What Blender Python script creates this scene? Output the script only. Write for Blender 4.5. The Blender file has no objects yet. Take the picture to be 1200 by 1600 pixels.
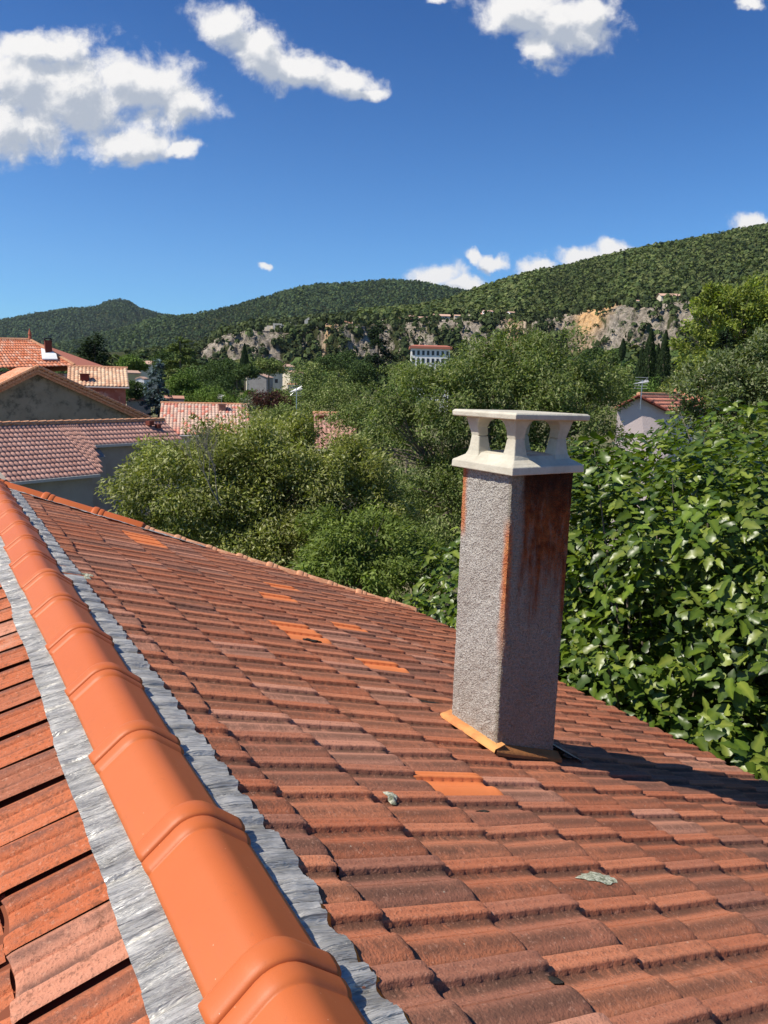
import bpy, math, random
import numpy as np
from math import radians as rad, sin, cos, tan, pi, atan2, sqrt

sc = bpy.context.scene
# ------------------------------------------------------------------ camera
AZ = 6.6                                   # height of the roof apex above the ground
FPX = 1167.16                              # focal length in pixels of a 1200x1600 picture
PITCH, ROLL, HEAD = 0.16648, 0.02732, 0.543
CAM = np.array([-0.4638, 0.0, AZ + 1.1007])
Fv = np.array([sin(HEAD)*cos(PITCH), cos(HEAD)*cos(PITCH), -sin(PITCH)])
R0 = np.array([cos(HEAD), -sin(HEAD), 0.0]); U0 = np.cross(R0, Fv)
Rv = cos(ROLL)*R0 + sin(ROLL)*U0; Uv = -sin(ROLL)*R0 + cos(ROLL)*U0
from mathutils import Matrix, Vector
cd = bpy.data.cameras.new('camera'); cam = bpy.data.objects.new('camera', cd)
sc.collection.objects.link(cam); sc.camera = cam
cam.matrix_world = Matrix([[Rv[0], Uv[0], -Fv[0], CAM[0]], [Rv[1], Uv[1], -Fv[1], CAM[1]],
                           [Rv[2], Uv[2], -Fv[2], CAM[2]], [0, 0, 0, 1]])
cd.sensor_fit = 'VERTICAL'; cd.sensor_height = 24.0; cd.sensor_width = 18.0
cd.lens = FPX/1600*24; cd.clip_start = 0.05; cd.clip_end = 20000

# ------------------------------------------------------------------ light
SUN_EL = rad(50.5); SUN_TRAVEL = np.array([1.267, -0.26]); SUN_TRAVEL /= np.hypot(*SUN_TRAVEL)
sd = bpy.data.lights.new('sun', 'SUN'); sd.energy = 5.0; sd.angle = rad(0.53); sd.color = (1.0, 0.93, 0.82)
sun = bpy.data.objects.new('sun', sd); sc.collection.objects.link(sun)
sdir = Vector((SUN_TRAVEL[0]*cos(SUN_EL), SUN_TRAVEL[1]*cos(SUN_EL), -sin(SUN_EL)))
sun.rotation_euler = sdir.to_track_quat('-Z', 'Y').to_euler()
sc.view_settings.view_transform = 'Standard'; sc.view_settings.look = 'None'
sc.view_settings.exposure = 0.36; sc.view_settings.gamma = 1.0
sc.render.resolution_x = 768; sc.render.resolution_y = 1024

def pixray(x, y):
    d = Fv + Rv*(x-600)/FPX - Uv*(y-800)/FPX
    return d
def azel(x, y):
    d = pixray(x, y); return math.atan2(d[0], d[1]), d[2]/math.hypot(d[0], d[1])
def at(x, y, r):
    """point at horizontal range r on the sight line through pixel x,y"""
    a, t = azel(x, y); return np.array([CAM[0]+r*sin(a), CAM[1]+r*cos(a), CAM[2]+r*t])
def at_z(x, y, z):
    d = pixray(x, y); return CAM + d*((z-CAM[2])/d[2])

w = bpy.data.worlds.new('World'); sc.world = w; w.use_nodes = True
nt = w.node_tree; N = nt.nodes; L = nt.links
for n in list(N): N.remove(n)
def nd(tree, t, **kw):
    n = tree.nodes.new(t)
    for k, v in kw.items(): setattr(n, k, v)
    return n
out = nd(nt, 'ShaderNodeOutputWorld'); bg = nd(nt, 'ShaderNodeBackground')
sky = nd(nt, 'ShaderNodeTexSky'); sky.sky_type = 'NISHITA'; sky.sun_disc = False
sky.sun_elevation = SUN_EL; sky.sun_rotation = math.atan2(-SUN_TRAVEL[0], -SUN_TRAVEL[1]) % (2*pi)
sky.altitude = 300; sky.air_density = 1.0; sky.dust_density = 0.35; sky.ozone_density = 3.5
bg.inputs['Strength'].default_value = 0.074
tc = nd(nt, 'ShaderNodeTexCoord')
def wmath(op, a, b=None, c=None, clamp=False):
    n = nd(nt, 'ShaderNodeMath', operation=op, use_clamp=clamp)
    for i, v in enumerate((a, b, c)):
        if v is None: continue
        if isinstance(v, (int, float)): n.inputs[i].default_value = v
        else: L.new(v, n.inputs[i])
    return n.outputs[0]
def wdot(v):
    n = nd(nt, 'ShaderNodeVectorMath', operation='DOT_PRODUCT'); L.new(tc.outputs['Generated'], n.inputs[0])
    n.inputs[1].default_value = tuple(v); return n.outputs['Value']
# a fixed direction of the sky (the compass heading where the clouds drift) and its tangent plane
dF = wmath('MAXIMUM', wdot(Fv), 0.05)
cu = wmath('DIVIDE', wdot(Rv), dF); cv = wmath('DIVIDE', wdot(Uv), dF)
front = wmath('GREATER_THAN', wdot(Fv), 0.1)
cxyz = nd(nt, 'ShaderNodeCombineXYZ'); L.new(cu, cxyz.inputs[0]); L.new(cv, cxyz.inputs[1])
def wnoise(vec, scale, detail, rough=0.55, dist=0.0):
    n = nd(nt, 'ShaderNodeTexNoise'); n.inputs['Scale'].default_value = scale; n.inputs['Detail'].default_value = detail
    n.inputs['Roughness'].default_value = rough; n.inputs['Distortion'].default_value = dist
    L.new(vec, n.inputs['Vector']); return n
# cloud masses: centre x,y, radii, turn (degrees, clockwise in the sky), softness
CL = [ (60,75,95,30,0), (40,130,130,65,0), (120,150,120,85,5), (215,140,105,60,10), (290,165,60,32,0), (190,225,90,28,-5), (285,232,38,16,0),(30,200,90,50,0),
       (350,40,52,38,15), (400,75,85,42,35), (470,110,75,30,15), (540,130,55,26,10), (575,148,35,14,5),
       (810,20,85,40,10), (870,30,90,52,20), (850,75,50,28,20), (930,10,40,34,0),
       (688,422,42,20,-10), (722,438,58,19,8), (765,440,28,12,0), (777,400,30,13,-5), (745,395,16,9,0),
       (846,420,32,17,5), (900,400,44,21,0), (958,386,40,18,0), (1022,388,22,9,0), (1180,352,44,20,0), (1165,10,22,14,0),
       (419,409,12,6,20), (0,505,14,6,0), (680,5,20,10,0), (1110,385,60,6,0)]
def cloud_field(vec, disp=True):
    fld = None
    for (x, y, rx, ry, t) in CL:
        m = nd(nt, 'ShaderNodeMapping', vector_type='TEXTURE')
        m.inputs['Location'].default_value = ((x-600)/FPX, (800-y)/FPX, 0)
        m.inputs['Rotation'].default_value = (0, 0, rad(-t))
        m.inputs['Scale'].default_value = (rx/FPX*1.12, ry/FPX*1.15, 1)
        L.new(vec, m.inputs['Vector'])
        ln = nd(nt, 'ShaderNodeVectorMath', operation='LENGTH'); L.new(m.outputs[0], ln.inputs[0])
        e = wmath('SUBTRACT', 1.0, ln.outputs['Value'])
        fld = e if fld is None else wmath('SMOOTH_MAX', fld, e, 0.15)
    return fld
def warp(vec):
    n1 = wnoise(vec, 9, 6, .62); s = nd(nt, 'ShaderNodeVectorMath', operation='SUBTRACT'); L.new(n1.outputs['Color'], s.inputs[0]); s.inputs[1].default_value = (.5, .5, .5)
    s2 = nd(nt, 'ShaderNodeVectorMath', operation='SCALE'); L.new(s.outputs[0], s2.inputs[0]); s2.inputs['Scale'].default_value = 0.075
    a = nd(nt, 'ShaderNodeVectorMath', operation='ADD'); L.new(vec, a.inputs[0]); L.new(s2.outputs[0], a.inputs[1])
    m = nd(nt, 'ShaderNodeVectorMath', operation='MULTIPLY'); L.new(a.outputs[0], m.inputs[0]); m.inputs[1].default_value = (1, 1, 0)
    return m.outputs[0]
def density(vec):
    f = cloud_field(warp(vec))
    nz = wnoise(vec, 19, 10, .62, .25)
    k = wmath('MULTIPLY', wmath('SUBTRACT', nz.outputs['Fac'], 0.5), 1.7)
    return wmath('ADD', f, k)
def offs(vec, dx, dy):
    a = nd(nt, 'ShaderNodeVectorMath', operation='ADD'); L.new(vec, a.inputs[0]); a.inputs[1].default_value = (dx, dy, 0); return a.outputs[0]
def wramp(v, a, b, c=0.0, d=1.0):
    n = nd(nt, 'ShaderNodeMapRange', interpolation_type='SMOOTHSTEP'); L.new(v, n.inputs[0])
    for i, q in enumerate((a, b, c, d)): n.inputs[i+1].default_value = q
    return n.outputs[0]
D0 = density(cxyz.outputs[0]); D1 = density(offs(cxyz.outputs[0], -0.012, 0.022))
alpha = wmath('MULTIPLY', wramp(D0, -0.08, 0.56), front)
thick = wramp(wmath('SUBTRACT', D1, wmath('MULTIPLY', D0, 0.55)), -0.05, 0.5)      # cloud towards the sun: light is lost
crm = nd(nt, 'ShaderNodeMix', data_type='RGBA'); L.new(thick, crm.inputs[0])
crm.inputs[6].default_value = (10.2, 10.0, 9.8, 1); crm.inputs[7].default_value = (4.9, 5.4, 6.3, 1)
mx = nd(nt, 'ShaderNodeMix', data_type='RGBA'); L.new(alpha, mx.inputs[0])
tint = nd(nt, 'ShaderNodeMix', data_type='RGBA', blend_type='MULTIPLY'); tint.inputs[0].default_value = 1
L.new(sky.outputs[0], tint.inputs[6]); 
elv = nd(nt, 'ShaderNodeSeparateXYZ'); L.new(tc.outputs['Generated'], elv.inputs[0])
tcol = nd(nt, 'ShaderNodeMix', data_type='RGBA'); L.new(wramp(elv.outputs[2], 0.0, 0.62), tcol.inputs[0])
tcol.inputs[6].default_value = (.64, 1.17, 1.62, 1); tcol.inputs[7].default_value = (0.07, 0.47, 1.02, 1); L.new(tcol.outputs[2], tint.inputs[7])
L.new(tint.outputs[2], mx.inputs[6]); L.new(crm.outputs[2], mx.inputs[7])
L.new(mx.outputs[2], bg.inputs['Color']); L.new(bg.outputs[0], out.inputs['Surface'])

# ------------------------------------------------------------------ mesh helpers
rng = np.random.default_rng(7); random.seed(7)
def link(o, parent=None):
    sc.collection.objects.link(o)
    if parent: o.parent = parent
    return o
def tag(o, label=None, cat=None, group=None, kind=None):
    if label: o['label'] = label
    if cat: o['category'] = cat
    if group: o['group'] = group
    if kind: o['kind'] = kind
    return o
def empty(name, loc, rz=0, **k):
    o = bpy.data.objects.new(name, None); o.location = tuple(loc); o.rotation_euler = (0, 0, rz); link(o); return tag(o, **k)
def mesh_np(name, V, faces, mat, parent=None, cols=None, smooth=False, uvs=None, colname='col'):
    """V (n,3); faces either array (m,k) or list of such arrays; cols per-vertex rgb"""
    if not isinstance(faces, list): faces = [faces]
    faces = [np.asarray(f) for f in faces if len(f)]
    me = bpy.data.meshes.new(name); V = np.asarray(V, dtype=np.float32)
    nl = sum(f.size for f in faces); nf = sum(len(f) for f in faces)
    me.vertices.add(len(V)); me.vertices.foreach_set('co', V.ravel())
    me.loops.add(nl); me.polygons.add(nf)
    li = np.concatenate([f.ravel() for f in faces]).astype(np.int32)
    tot = np.concatenate([np.full(len(f), f.shape[1]) for f in faces]).astype(np.int32)
    st = np.concatenate([[0], np.cumsum(tot)[:-1]]).astype(np.int32)
    me.loops.foreach_set('vertex_index', li); me.polygons.foreach_set('loop_start', st); me.polygons.foreach_set('loop_total', tot)
    if smooth: me.polygons.foreach_set('use_smooth', np.ones(nf, dtype=bool))
    me.update(calc_edges=True)
    if cols is not None:
        a = me.color_attributes.new(colname, 'FLOAT_COLOR', 'POINT'); c = np.ones((len(V), 4), dtype=np.float32); c[:, :cols.shape[1]] = cols
        a.data.foreach_set('color', c.ravel())
    if uvs is not None:
        u = me.uv_layers.new(name='UVMap'); u.data.foreach_set('uv', np.asarray(uvs, dtype=np.float32)[li].ravel())
    me.validate()
    if mat: me.materials.append(mat)
    o = bpy.data.objects.new(name, me); link(o, parent); return o
class MB:
    def __init__(s): s.v = []; s.f = []
    def add(s, vs, fs):
        b = len(s.v); s.v += [tuple(map(float, v)) for v in vs]; s.f += [tuple(i+b for i in f) for f in fs]
    def box(s, c, d, rz=0.0):
        cx, cy, cz = c; x, y, z = d[0]/2, d[1]/2, d[2]/2; C, S = cos(rz), sin(rz)
        vs = [(cx+a*C-b*S, cy+a*S+b*C, cz+e) for e in (-z, z) for a, b in ((-x, -y), (x, -y), (x, y), (-x, y))]
        s.add(vs, [(3, 2, 1, 0), (4, 5, 6, 7), (0, 1, 5, 4), (1, 2, 6, 5), (2, 3, 7, 6), (3, 0, 4, 7)])
    def tube(s, pts, rs, n=6):
        pts = [np.array(p, float) for p in pts]; rings = []
        for i, p in enumerate(pts):
            t = pts[min(i+1, len(pts)-1)]-pts[max(i-1, 0)]; t = t/(np.linalg.norm(t)+1e-9)
            a = np.cross(t, [0, 0, 1.0]) if abs(t[2]) < .95 else np.cross(t, [1.0, 0, 0]); a /= np.linalg.norm(a); b = np.cross(t, a)
            r = rs[i] if hasattr(rs, '__len__') else rs
            rings.append([p+r*(cos(2*pi*k/n)*a+sin(2*pi*k/n)*b) for k in range(n)])
        vs = [v for r in rings for v in r]; fs = []
        for i in range(len(pts)-1):
            for k in range(n): fs.append((i*n+k, i*n+(k+1) % n, (i+1)*n+(k+1) % n, (i+1)*n+k))
        fs += [tuple(range(n-1, -1, -1)), tuple((len(pts)-1)*n+k for k in range(n))]
        s.add(vs, fs)
    def build(s, name, mat, parent=None, smooth=False):
        me = bpy.data.meshes.new(name); me.from_pydata(s.v, [], s.f); me.update()
        if smooth:
            for p in me.polygons: p.use_smooth = True
        me.materials.append(mat); o = bpy.data.objects.new(name, me); link(o, parent); return o
def bevel(o, w, seg=2):
    m = o.modifiers.new('bevel', 'BEVEL'); m.width = w; m.segments = seg; m.limit_method = 'ANGLE'; m.angle_limit = rad(35); return o
def grid_faces(nu, nv, base=0):
    i = np.arange(nu-1)[:, None]; j = np.arange(nv-1)[None, :]; a = i*nv+j+base
    return np.stack([a, a+nv, a+nv+1, a+1], -1).reshape(-1, 4)

# ------------------------------------------------------------------ materials
class Mat:
    def __init__(s, name, rough=.8, spec=.3, metal=0.0):
        s.m = bpy.data.materials.new(name); s.m.use_nodes = True; s.t = s.m.node_tree; s.b = s.t.nodes['Principled BSDF']
        s.b.inputs['Roughness'].default_value = rough; s.b.inputs['Specular IOR Level'].default_value = spec; s.b.inputs['Metallic'].default_value = metal
        s.tc = nd(s.t, 'ShaderNodeTexCoord')
    def l(s, a, b): s.t.links.new(a, b)
    def vec(s, kind='Object', scale=(1, 1, 1)):
        if scale == (1, 1, 1): return s.tc.outputs[kind]
        m = nd(s.t, 'ShaderNodeMapping'); m.inputs['Scale'].default_value = scale; s.l(s.tc.outputs[kind], m.inputs[0]); return m.outputs[0]
    def noise(s, scale, detail=5, rough=.6, vec=None, dist=0.0, out='Fac'):
        n = nd(s.t, 'ShaderNodeTexNoise'); n.inputs['Scale'].default_value = scale; n.inputs['Detail'].default_value = detail
        n.inputs['Roughness'].default_value = rough; n.inputs['Distortion'].default_value = dist; s.l(vec or s.vec(), n.inputs['Vector']); return n.outputs[out]
    def voro(s, scale, vec=None, out='Distance', feature='F1'):
        n = nd(s.t, 'ShaderNodeTexVoronoi'); n.feature = feature; n.inputs['Scale'].default_value = scale; s.l(vec or s.vec(), n.inputs['Vector']); return n.outputs[out]
    def ramp(s, v, a, b, c=0.0, d=1.0):
        n = nd(s.t, 'ShaderNodeMapRange'); n.clamp = True; n.interpolation_type = 'SMOOTHSTEP'; s.l(v, n.inputs[0])
        for i, q in enumerate((a, b, c, d)): n.inputs[i+1].default_value = q
        return n.outputs[0]
    def math(s, op, a, b=None, clamp=False):
        n = nd(s.t, 'ShaderNodeMath', operation=op, use_clamp=clamp)
        for i, v in enumerate((a, b)):
            if v is None: continue
            if isinstance(v, (int, float)): n.inputs[i].default_value = v
            else: s.l(v, n.inputs[i])
        return n.outputs[0]
    def mix(s, f, a, b, mode='MIX'):
        n = nd(s.t, 'ShaderNodeMix', data_type='RGBA', blend_type=mode)
        for i, v in ((0, f), (6, a), (7, b)):
            if isinstance(v, (int, float)): n.inputs[i].default_value = v
            elif isinstance(v, tuple): n.inputs[i].default_value = v+(1,) if len(v) == 3 else v
            else: s.l(v, n.inputs[i])
        return n.outputs[2]
    def attr(s, name='col', out='Color'):
        n = nd(s.t, 'ShaderNodeAttribute'); n.attribute_name = name; return n.outputs[out]
    def sep(s, v):
        n = nd(s.t, 'ShaderNodeSeparateXYZ'); s.l(v, n.inputs[0]); return n.outputs
    def col(s, v):
        if isinstance(v, tuple): s.b.inputs['Base Color'].default_value = v+(1,)
        else: s.l(v, s.b.inputs['Base Color'])
        return s
    def bump(s, h, dist=.01, strength=1.0, prev=None):
        n = nd(s.t, 'ShaderNodeBump'); n.inputs['Distance'].default_value = dist; n.inputs['Strength'].default_value = strength
        s.l(h, n.inputs['Height'])
        if prev is not None: s.l(prev, n.inputs['Normal'])
        s.l(n.outputs[0], s.b.inputs['Normal']); return n.outputs[0]

def leaf_mat(name, trans=.35, rough=.5, spec=.4):
    m = Mat(name, rough, spec); c = m.attr('col'); m.col(c)
    tr = nd(m.t, 'ShaderNodeBsdfTranslucent'); m.l(m.mix(1.0, c, (1.5, 1.6, .6), 'MULTIPLY'), tr.inputs['Color'])
    ms = nd(m.t, 'ShaderNodeMixShader'); ms.inputs[0].default_value = trans
    m.l(m.b.outputs[0], ms.inputs[1]); m.l(tr.outputs[0], ms.inputs[2])
    o = [n for n in m.t.nodes if n.type == 'OUTPUT_MATERIAL'][0]; m.l(ms.outputs[0], o.inputs['Surface']); return m.m
M = {}
M['leaf'] = leaf_mat('small_leaves', .3, .55, .22)
M['fig'] = leaf_mat('fig_leaves', .26, .36, .40)
M['far_leaf'] = leaf_mat('distant_foliage', .15, .8, .1)
b = Mat('bark', .9, .1); b.col(b.mix(b.noise(6, 6, .6, b.vec('Object', (1, 1, .25))), (.10, .08, .06), (.24, .20, .16))); b.bump(b.noise(20, 6, .6, b.vec('Object', (1, 1, .2))), .02); M['bark'] = b.m
b = Mat('grey_twigs', .9, .1); b.col((.20, .18, .15)); M['twig'] = b.m

# weathered mechanical clay tiles: col.r = random per tile, col.g = mask for dirt and painted shade, col.b = second random
def old_tile(name, c1, c2, c3, dirt=.75, dirt_shade_col=(.045, .035, .03), mottled=0.0):
    m = Mat(name, .82, .22); s = m.sep(m.attr('col'))
    base = m.mix(s[0], c1, c2)
    base = m.mix(m.ramp(s[2], .45, .95, 0, .65), base, c3); base = m.mix(m.ramp(s[2], .92, .95, 0, .30), base, (.15, .095, .075)); base = m.mix(m.ramp(s[2], .10, .06, 0, .5), base, (.66, .36, .25))
    n1 = m.noise(3.2, 7, .65); n2 = m.noise(28, 6, .7); n3 = m.noise(150, 3, .6)
    base = m.mix(m.math('MULTIPLY', m.ramp(n2, .35, .75), .6), base, m.mix(.5, base, (.52, .22, .13)))
    streak = m.noise(12, 5, .7, m.vec('Object', (.45, 2.4, 1)))
    low = m.ramp(s[1], .80, .05)                                     # dirt, plus painted shade below the notch and on the near flanks
    dm = m.math('MULTIPLY', low, m.ramp(m.math('ADD', m.math('MULTIPLY', n1, .5), m.math('ADD', m.math('MULTIPLY', n2, .28), m.math('MULTIPLY', m.noise(38, 6, .75, m.vec('Object', (2.2, .45, 1))), .38))), .41, .61))
    dm2 = m.math('MULTIPLY', m.ramp(streak, .56, .75), .38)
    dm = m.math('MULTIPLY', m.math('MAXIMUM', dm, dm2), dirt)
    base = m.mix(dm, base, dirt_shade_col)
    base = m.mix(m.math('MULTIPLY', m.ramp(n3, .54, .66), .50), base, (.11, .060, .042)); base = m.mix(m.math('MULTIPLY', m.ramp(m.noise(85, 4, .7), .56, .68), .35), base, (.66, .36, .24))
    sp = m.ramp(m.math('ADD', m.voro(17), m.math('MULTIPLY', m.noise(60, 3), .06)), .085, .06, 0, 1)      # pale lichen specks
    sp = m.math('MULTIPLY', sp, m.ramp(m.noise(2.3, 3), .44, .56))
    base = m.mix(m.math('MULTIPLY', sp, .7), base, (.50, .46, .34))
    if mottled:
        base = m.mix(m.math('MULTIPLY', m.ramp(m.noise(26, 6, .75), .55, .63), mottled*1.5), base, (.12, .05, .025))
    blk = m.math('MULTIPLY', m.ramp(m.noise(1.7, 6, .7), .56, .68), m.ramp(n2, .40, .58))
    base = m.mix(m.math('MULTIPLY', blk, .42), base, dirt_shade_col)
    pale = m.math('MULTIPLY', m.ramp(m.noise(.9, 4, .6), .60, .70), m.ramp(m.noise(9, 5, .7), .42, .6))
    base = m.mix(m.math('MULTIPLY', pale, .40), base, (.62, .40, .29))
    m.col(base)
    b0 = m.bump(n2, .005, .8); m.bump(n3, .0028, .9, b0); return m.m
M['tile'] = old_tile('weathered_clay_tiles', (.44, .135, .062), (.58, .215, .108), (.37, .15, .092), .80, (.062, .040, .028))
M['tile_sunny'] = old_tile('clay_tiles_of_sunny_slope', (.46, .120, .045), (.55, .165, .070), (.40, .125, .06), .85, (.09, .05, .04), .35)
m = Mat('new_orange_clay', .62, .3); n1 = m.noise(5, 4); m.col(m.mix(n1, (.74, .225, .060), (.84, .29, .085))); m.bump(m.noise(220, 3), .0008, .6); M['orange'] = m.m
m = Mat('new_orange_tiles', .7, .25); m.col(m.mix(m.noise(6, 5), (.72, .19, .055), (.82, .27, .095))); m.bump(m.noise(120, 3), .0015, .6); M['orange_tile'] = m.m
# the ridge tiles: smooth matt orange engobe, thin dirt
m = Mat('orange_ridge_clay', .50, .32)
n1 = m.noise(3.5, 5, .6); n2 = m.noise(14, 6, .65); n3 = m.noise(400, 2, .5)
oi = nd(m.t, 'ShaderNodeObjectInfo'); c = m.mix(n1, (.47, .105, .026), (.54, .135, .036)); c = m.mix(m.math('MULTIPLY', oi.outputs['Random'], .35), c, (.55, .165, .055))
drt = m.math('MULTIPLY', m.ramp(m.noise(2.2, 7, .7, m.vec('Object', (2.5, 1, 1))), .50, .72), .38); c = m.mix(drt, c, (.38, .115, .045)); c = m.mix(m.math('MULTIPLY', m.ramp(m.noise(60, 4, .7), .58, .70), .22), c, (.34, .10, .04)); c = m.mix(m.math('MULTIPLY', m.ramp(n2, .62, .80), .25), c, (.62, .22, .10))
c = m.mix(m.math('MULTIPLY', m.ramp(m.voro(34), .05, .03), .5), c, (.9, .6, .42))
m.col(c); b0 = m.bump(n3, .0005, .5); m.bump(n2, .002, .3, b0); M['ridge'] = m.m
m = Mat('old_ridge_clay', .8, .2); m.col(m.mix(m.ramp(m.noise(9, 6, .7), .35, .65), (.50, .20, .10), (.66, .38, .22))); m.bump(m.noise(60, 5), .004); M['ridge_old'] = m.m
# crinkled lead-grey flashing
m = Mat('crinkled_aluminium', .30, .5, .35)
v = m.vec('Object', (1.0, 5.5, 1.0)); c1 = m.noise(60, 4, .6, m.vec('Object', (.13, 1.5, .13)), .5); c2 = m.noise(7, 5, .6, m.vec('Object', (1, 2.5, 1)))
m.col(m.mix(m.ramp(c2, .3, .7), (.36, .345, .31), (.62, .60, .55)))
m.l(m.ramp(c2, .3, .7, .30, .55), m.b.inputs['Roughness'])
b0 = m.bump(c1, .022, 1.0); m.bump(m.noise(90, 3, .5, m.vec('Object', (.10, 1.3, .1))), .004, .8, b0); M['flash'] = m.m
m = Mat('orange_foam_edge', .7, .2); m.col((.85, .22, .03)); M['foam'] = m.m
m = Mat('zinc_sheet', .5, .4, .4); m.col(m.mix(m.noise(8, 4), (.30, .29, .28), (.40, .38, .36))); M['zinc'] = m.m
# chimney render with rust and soot stains (object space: x,y in 0..0.36, z up)
m = Mat('rough_concrete_with_rust', .95, .12)
p = m.sep(m.tc.outputs['Object'])
n1 = m.noise(85, 4, .7); n2 = m.noise(7, 6, .65); vv = m.voro(130)
g = m.mix(m.ramp(n1, .3, .72), (.25, .225, .195), (.49, .455, .405)); g = m.mix(m.ramp(vv, .45, .8, 0, .40), g, (.62, .59, .54)); g = m.mix(m.math('MULTIPLY', m.ramp(m.noise(4.5, 6, .6), .4, .7), .35), g, (.26, .215, .18))
g = m.mix(m.math('MULTIPLY', m.ramp(n1, .42, .30), .55), g, (.07, .065, .06)); g = m.mix(m.math('MULTIPLY', m.ramp(m.noise(26, 5, .75, m.vec('Object', (1.2, 1.2, .45))), .60, .68), .6), g, (.11, .10, .085))
jit = m.math('MULTIPLY', m.math('SUBTRACT', m.noise(11, 6, .7, m.vec('Object', (1.6, 1.6, .35))), .5), .9)
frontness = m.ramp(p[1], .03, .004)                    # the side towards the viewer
leftness = m.ramp(p[0], .035, .006)                    # the side towards the ridge
zz = p[2]                                              # 0 at the cap, negative downwards
# broad stain on the front face: nearly solid on top, runs out downwards, spares a grey strip by the left corner
jit2 = m.math('MULTIPLY', m.math('SUBTRACT', m.noise(13, 6, .72, m.vec('Object', (1.8, 1, .18))), .5), 1.0)
tone = m.math('ADD', m.math('MULTIPLY', zz, .95), 1.02)
tone = m.math('ADD', tone, jit2)
side = m.ramp(m.math('ADD', p[0], m.math('MULTIPLY', jit, .10)), .045, .10)
fr = m.math('MULTIPLY', m.math('MULTIPLY', m.ramp(tone, .30, .72), side), frontness)
edge = m.ramp(m.math('ADD', m.math('ADD', p[0], m.math('MULTIPLY', jit, .05)), m.math('MULTIPLY', zz, .035)), .285, .325)
edge = m.math('MULTIPLY', edge, m.ramp(m.math('ADD', zz, m.math('MULTIPLY', jit, .25)), -.85, -.60))
fr = m.math('MAXIMUM', fr, edge)
# corner runs on the sunlit face
lf = m.math('MULTIPLY', m.ramp(m.math('ADD', p[1], m.math('MULTIPLY', jit, .07)), .295, .325), m.ramp(m.math('ADD', zz, m.math('MULTIPLY', jit, .1)), -.36, -.26))
cw = m.math('ADD', p[1], m.math('MULTIPLY', jit, .05))
lf2 = m.math('MULTIPLY', m.ramp(cw, .050, .018), m.math('MULTIPLY', m.ramp(zz, -.16, -.30), m.ramp(m.math('ADD', zz, m.math('MULTIPLY', jit, .3)), -.92, -.50)))
lf = m.math('MULTIPLY', m.math('MAXIMUM', lf, lf2), leftness)
rust = m.mix(m.ramp(m.noise(16, 6, .7), .3, .7), (.115, .028, .010), (.30, .095, .030))
rust_l = m.mix(m.ramp(m.noise(18, 5, .7), .35, .65), (.40, .085, .02), (.58, .22, .07))
g = m.mix(m.math('MULTIPLY', frontness, .55), g, m.mix(n2, (.135, .118, .078), (.205, .18, .125))); fr = m.math('MULTIPLY', fr, m.ramp(m.math('ADD', m.noise(9, 7, .75, m.vec('Object', (2.2, 1, .5))), m.math('MULTIPLY', zz, .12)), .26, .50, .35, 1.0)); g = m.mix(fr, g, rust); g = m.mix(m.math('MULTIPLY', lf, .85), g, rust_l)  # front face tinted dark brown to paint in its shade; rust goes over it
soot = m.math('MULTIPLY', m.math('MULTIPLY', m.ramp(m.math('ADD', zz, m.math('MULTIPLY', jit2, .22)), -.22, -.02), frontness), m.math('MULTIPLY', side, .85))
g = m.mix(soot, g, (.022, .012, .010))
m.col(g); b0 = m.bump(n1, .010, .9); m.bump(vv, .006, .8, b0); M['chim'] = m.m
m = Mat('pale_cast_concrete', .85, .2); n2 = m.noise(9, 6, .65); n1 = m.noise(90, 4, .6)
c = m.mix(m.ramp(n2, .3, .7), (.45, .415, .33), (.58, .54, .44)); c = m.mix(m.math('MULTIPLY', m.ramp(n1, .55, .68), .22), c, (.33, .31, .27))
c = m.mix(m.math('MULTIPLY', m.ramp(m.noise(22, 5, .7), .60, .72), .35), c, (.40, .36, .27)); m.col(c); m.bump(n1, .003, .8); M['cap'] = m.m
m = Mat('cap_joint', .9, .1); m.col((.12, .11, .10)); M['joint'] = m.m
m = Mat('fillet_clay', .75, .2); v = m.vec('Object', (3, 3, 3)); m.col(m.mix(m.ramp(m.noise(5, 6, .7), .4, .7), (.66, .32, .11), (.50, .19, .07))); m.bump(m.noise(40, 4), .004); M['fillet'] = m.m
m = Mat('shade_toned_fillet', .8, .2); m.col(m.mix(m.noise(14, 5, .7), (.26, .10, .035), (.42, .18, .06))); m.bump(m.noise(60, 4), .004); M['fillet_shade'] = m.m  # darker copy of the fillet clay, with the front foot's shade in its colour
m = Mat('lichen', .95, .05); m.col(m.mix(m.ramp(m.noise(70, 6, .75), .38, .62), (.16, .17, .11), (.60, .60, .46))); m.bump(m.noise(90, 5), .006); M['lichen'] = m.m
m = Mat('black_moss', .95, .05); m.col(m.mix(m.noise(80, 5, .7), (.012, .012, .010), (.07, .06, .05))); m.bump(m.noise(90, 5), .006); M['moss'] = m.m
m = Mat('fascia_board', .8, .2); m.col((.18, .11, .07)); M['fascia'] = m.m
m = Mat('shaded_clay_laps', .9, .1); m.col((.20, .065, .035)); M['under'] = m.m

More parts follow.
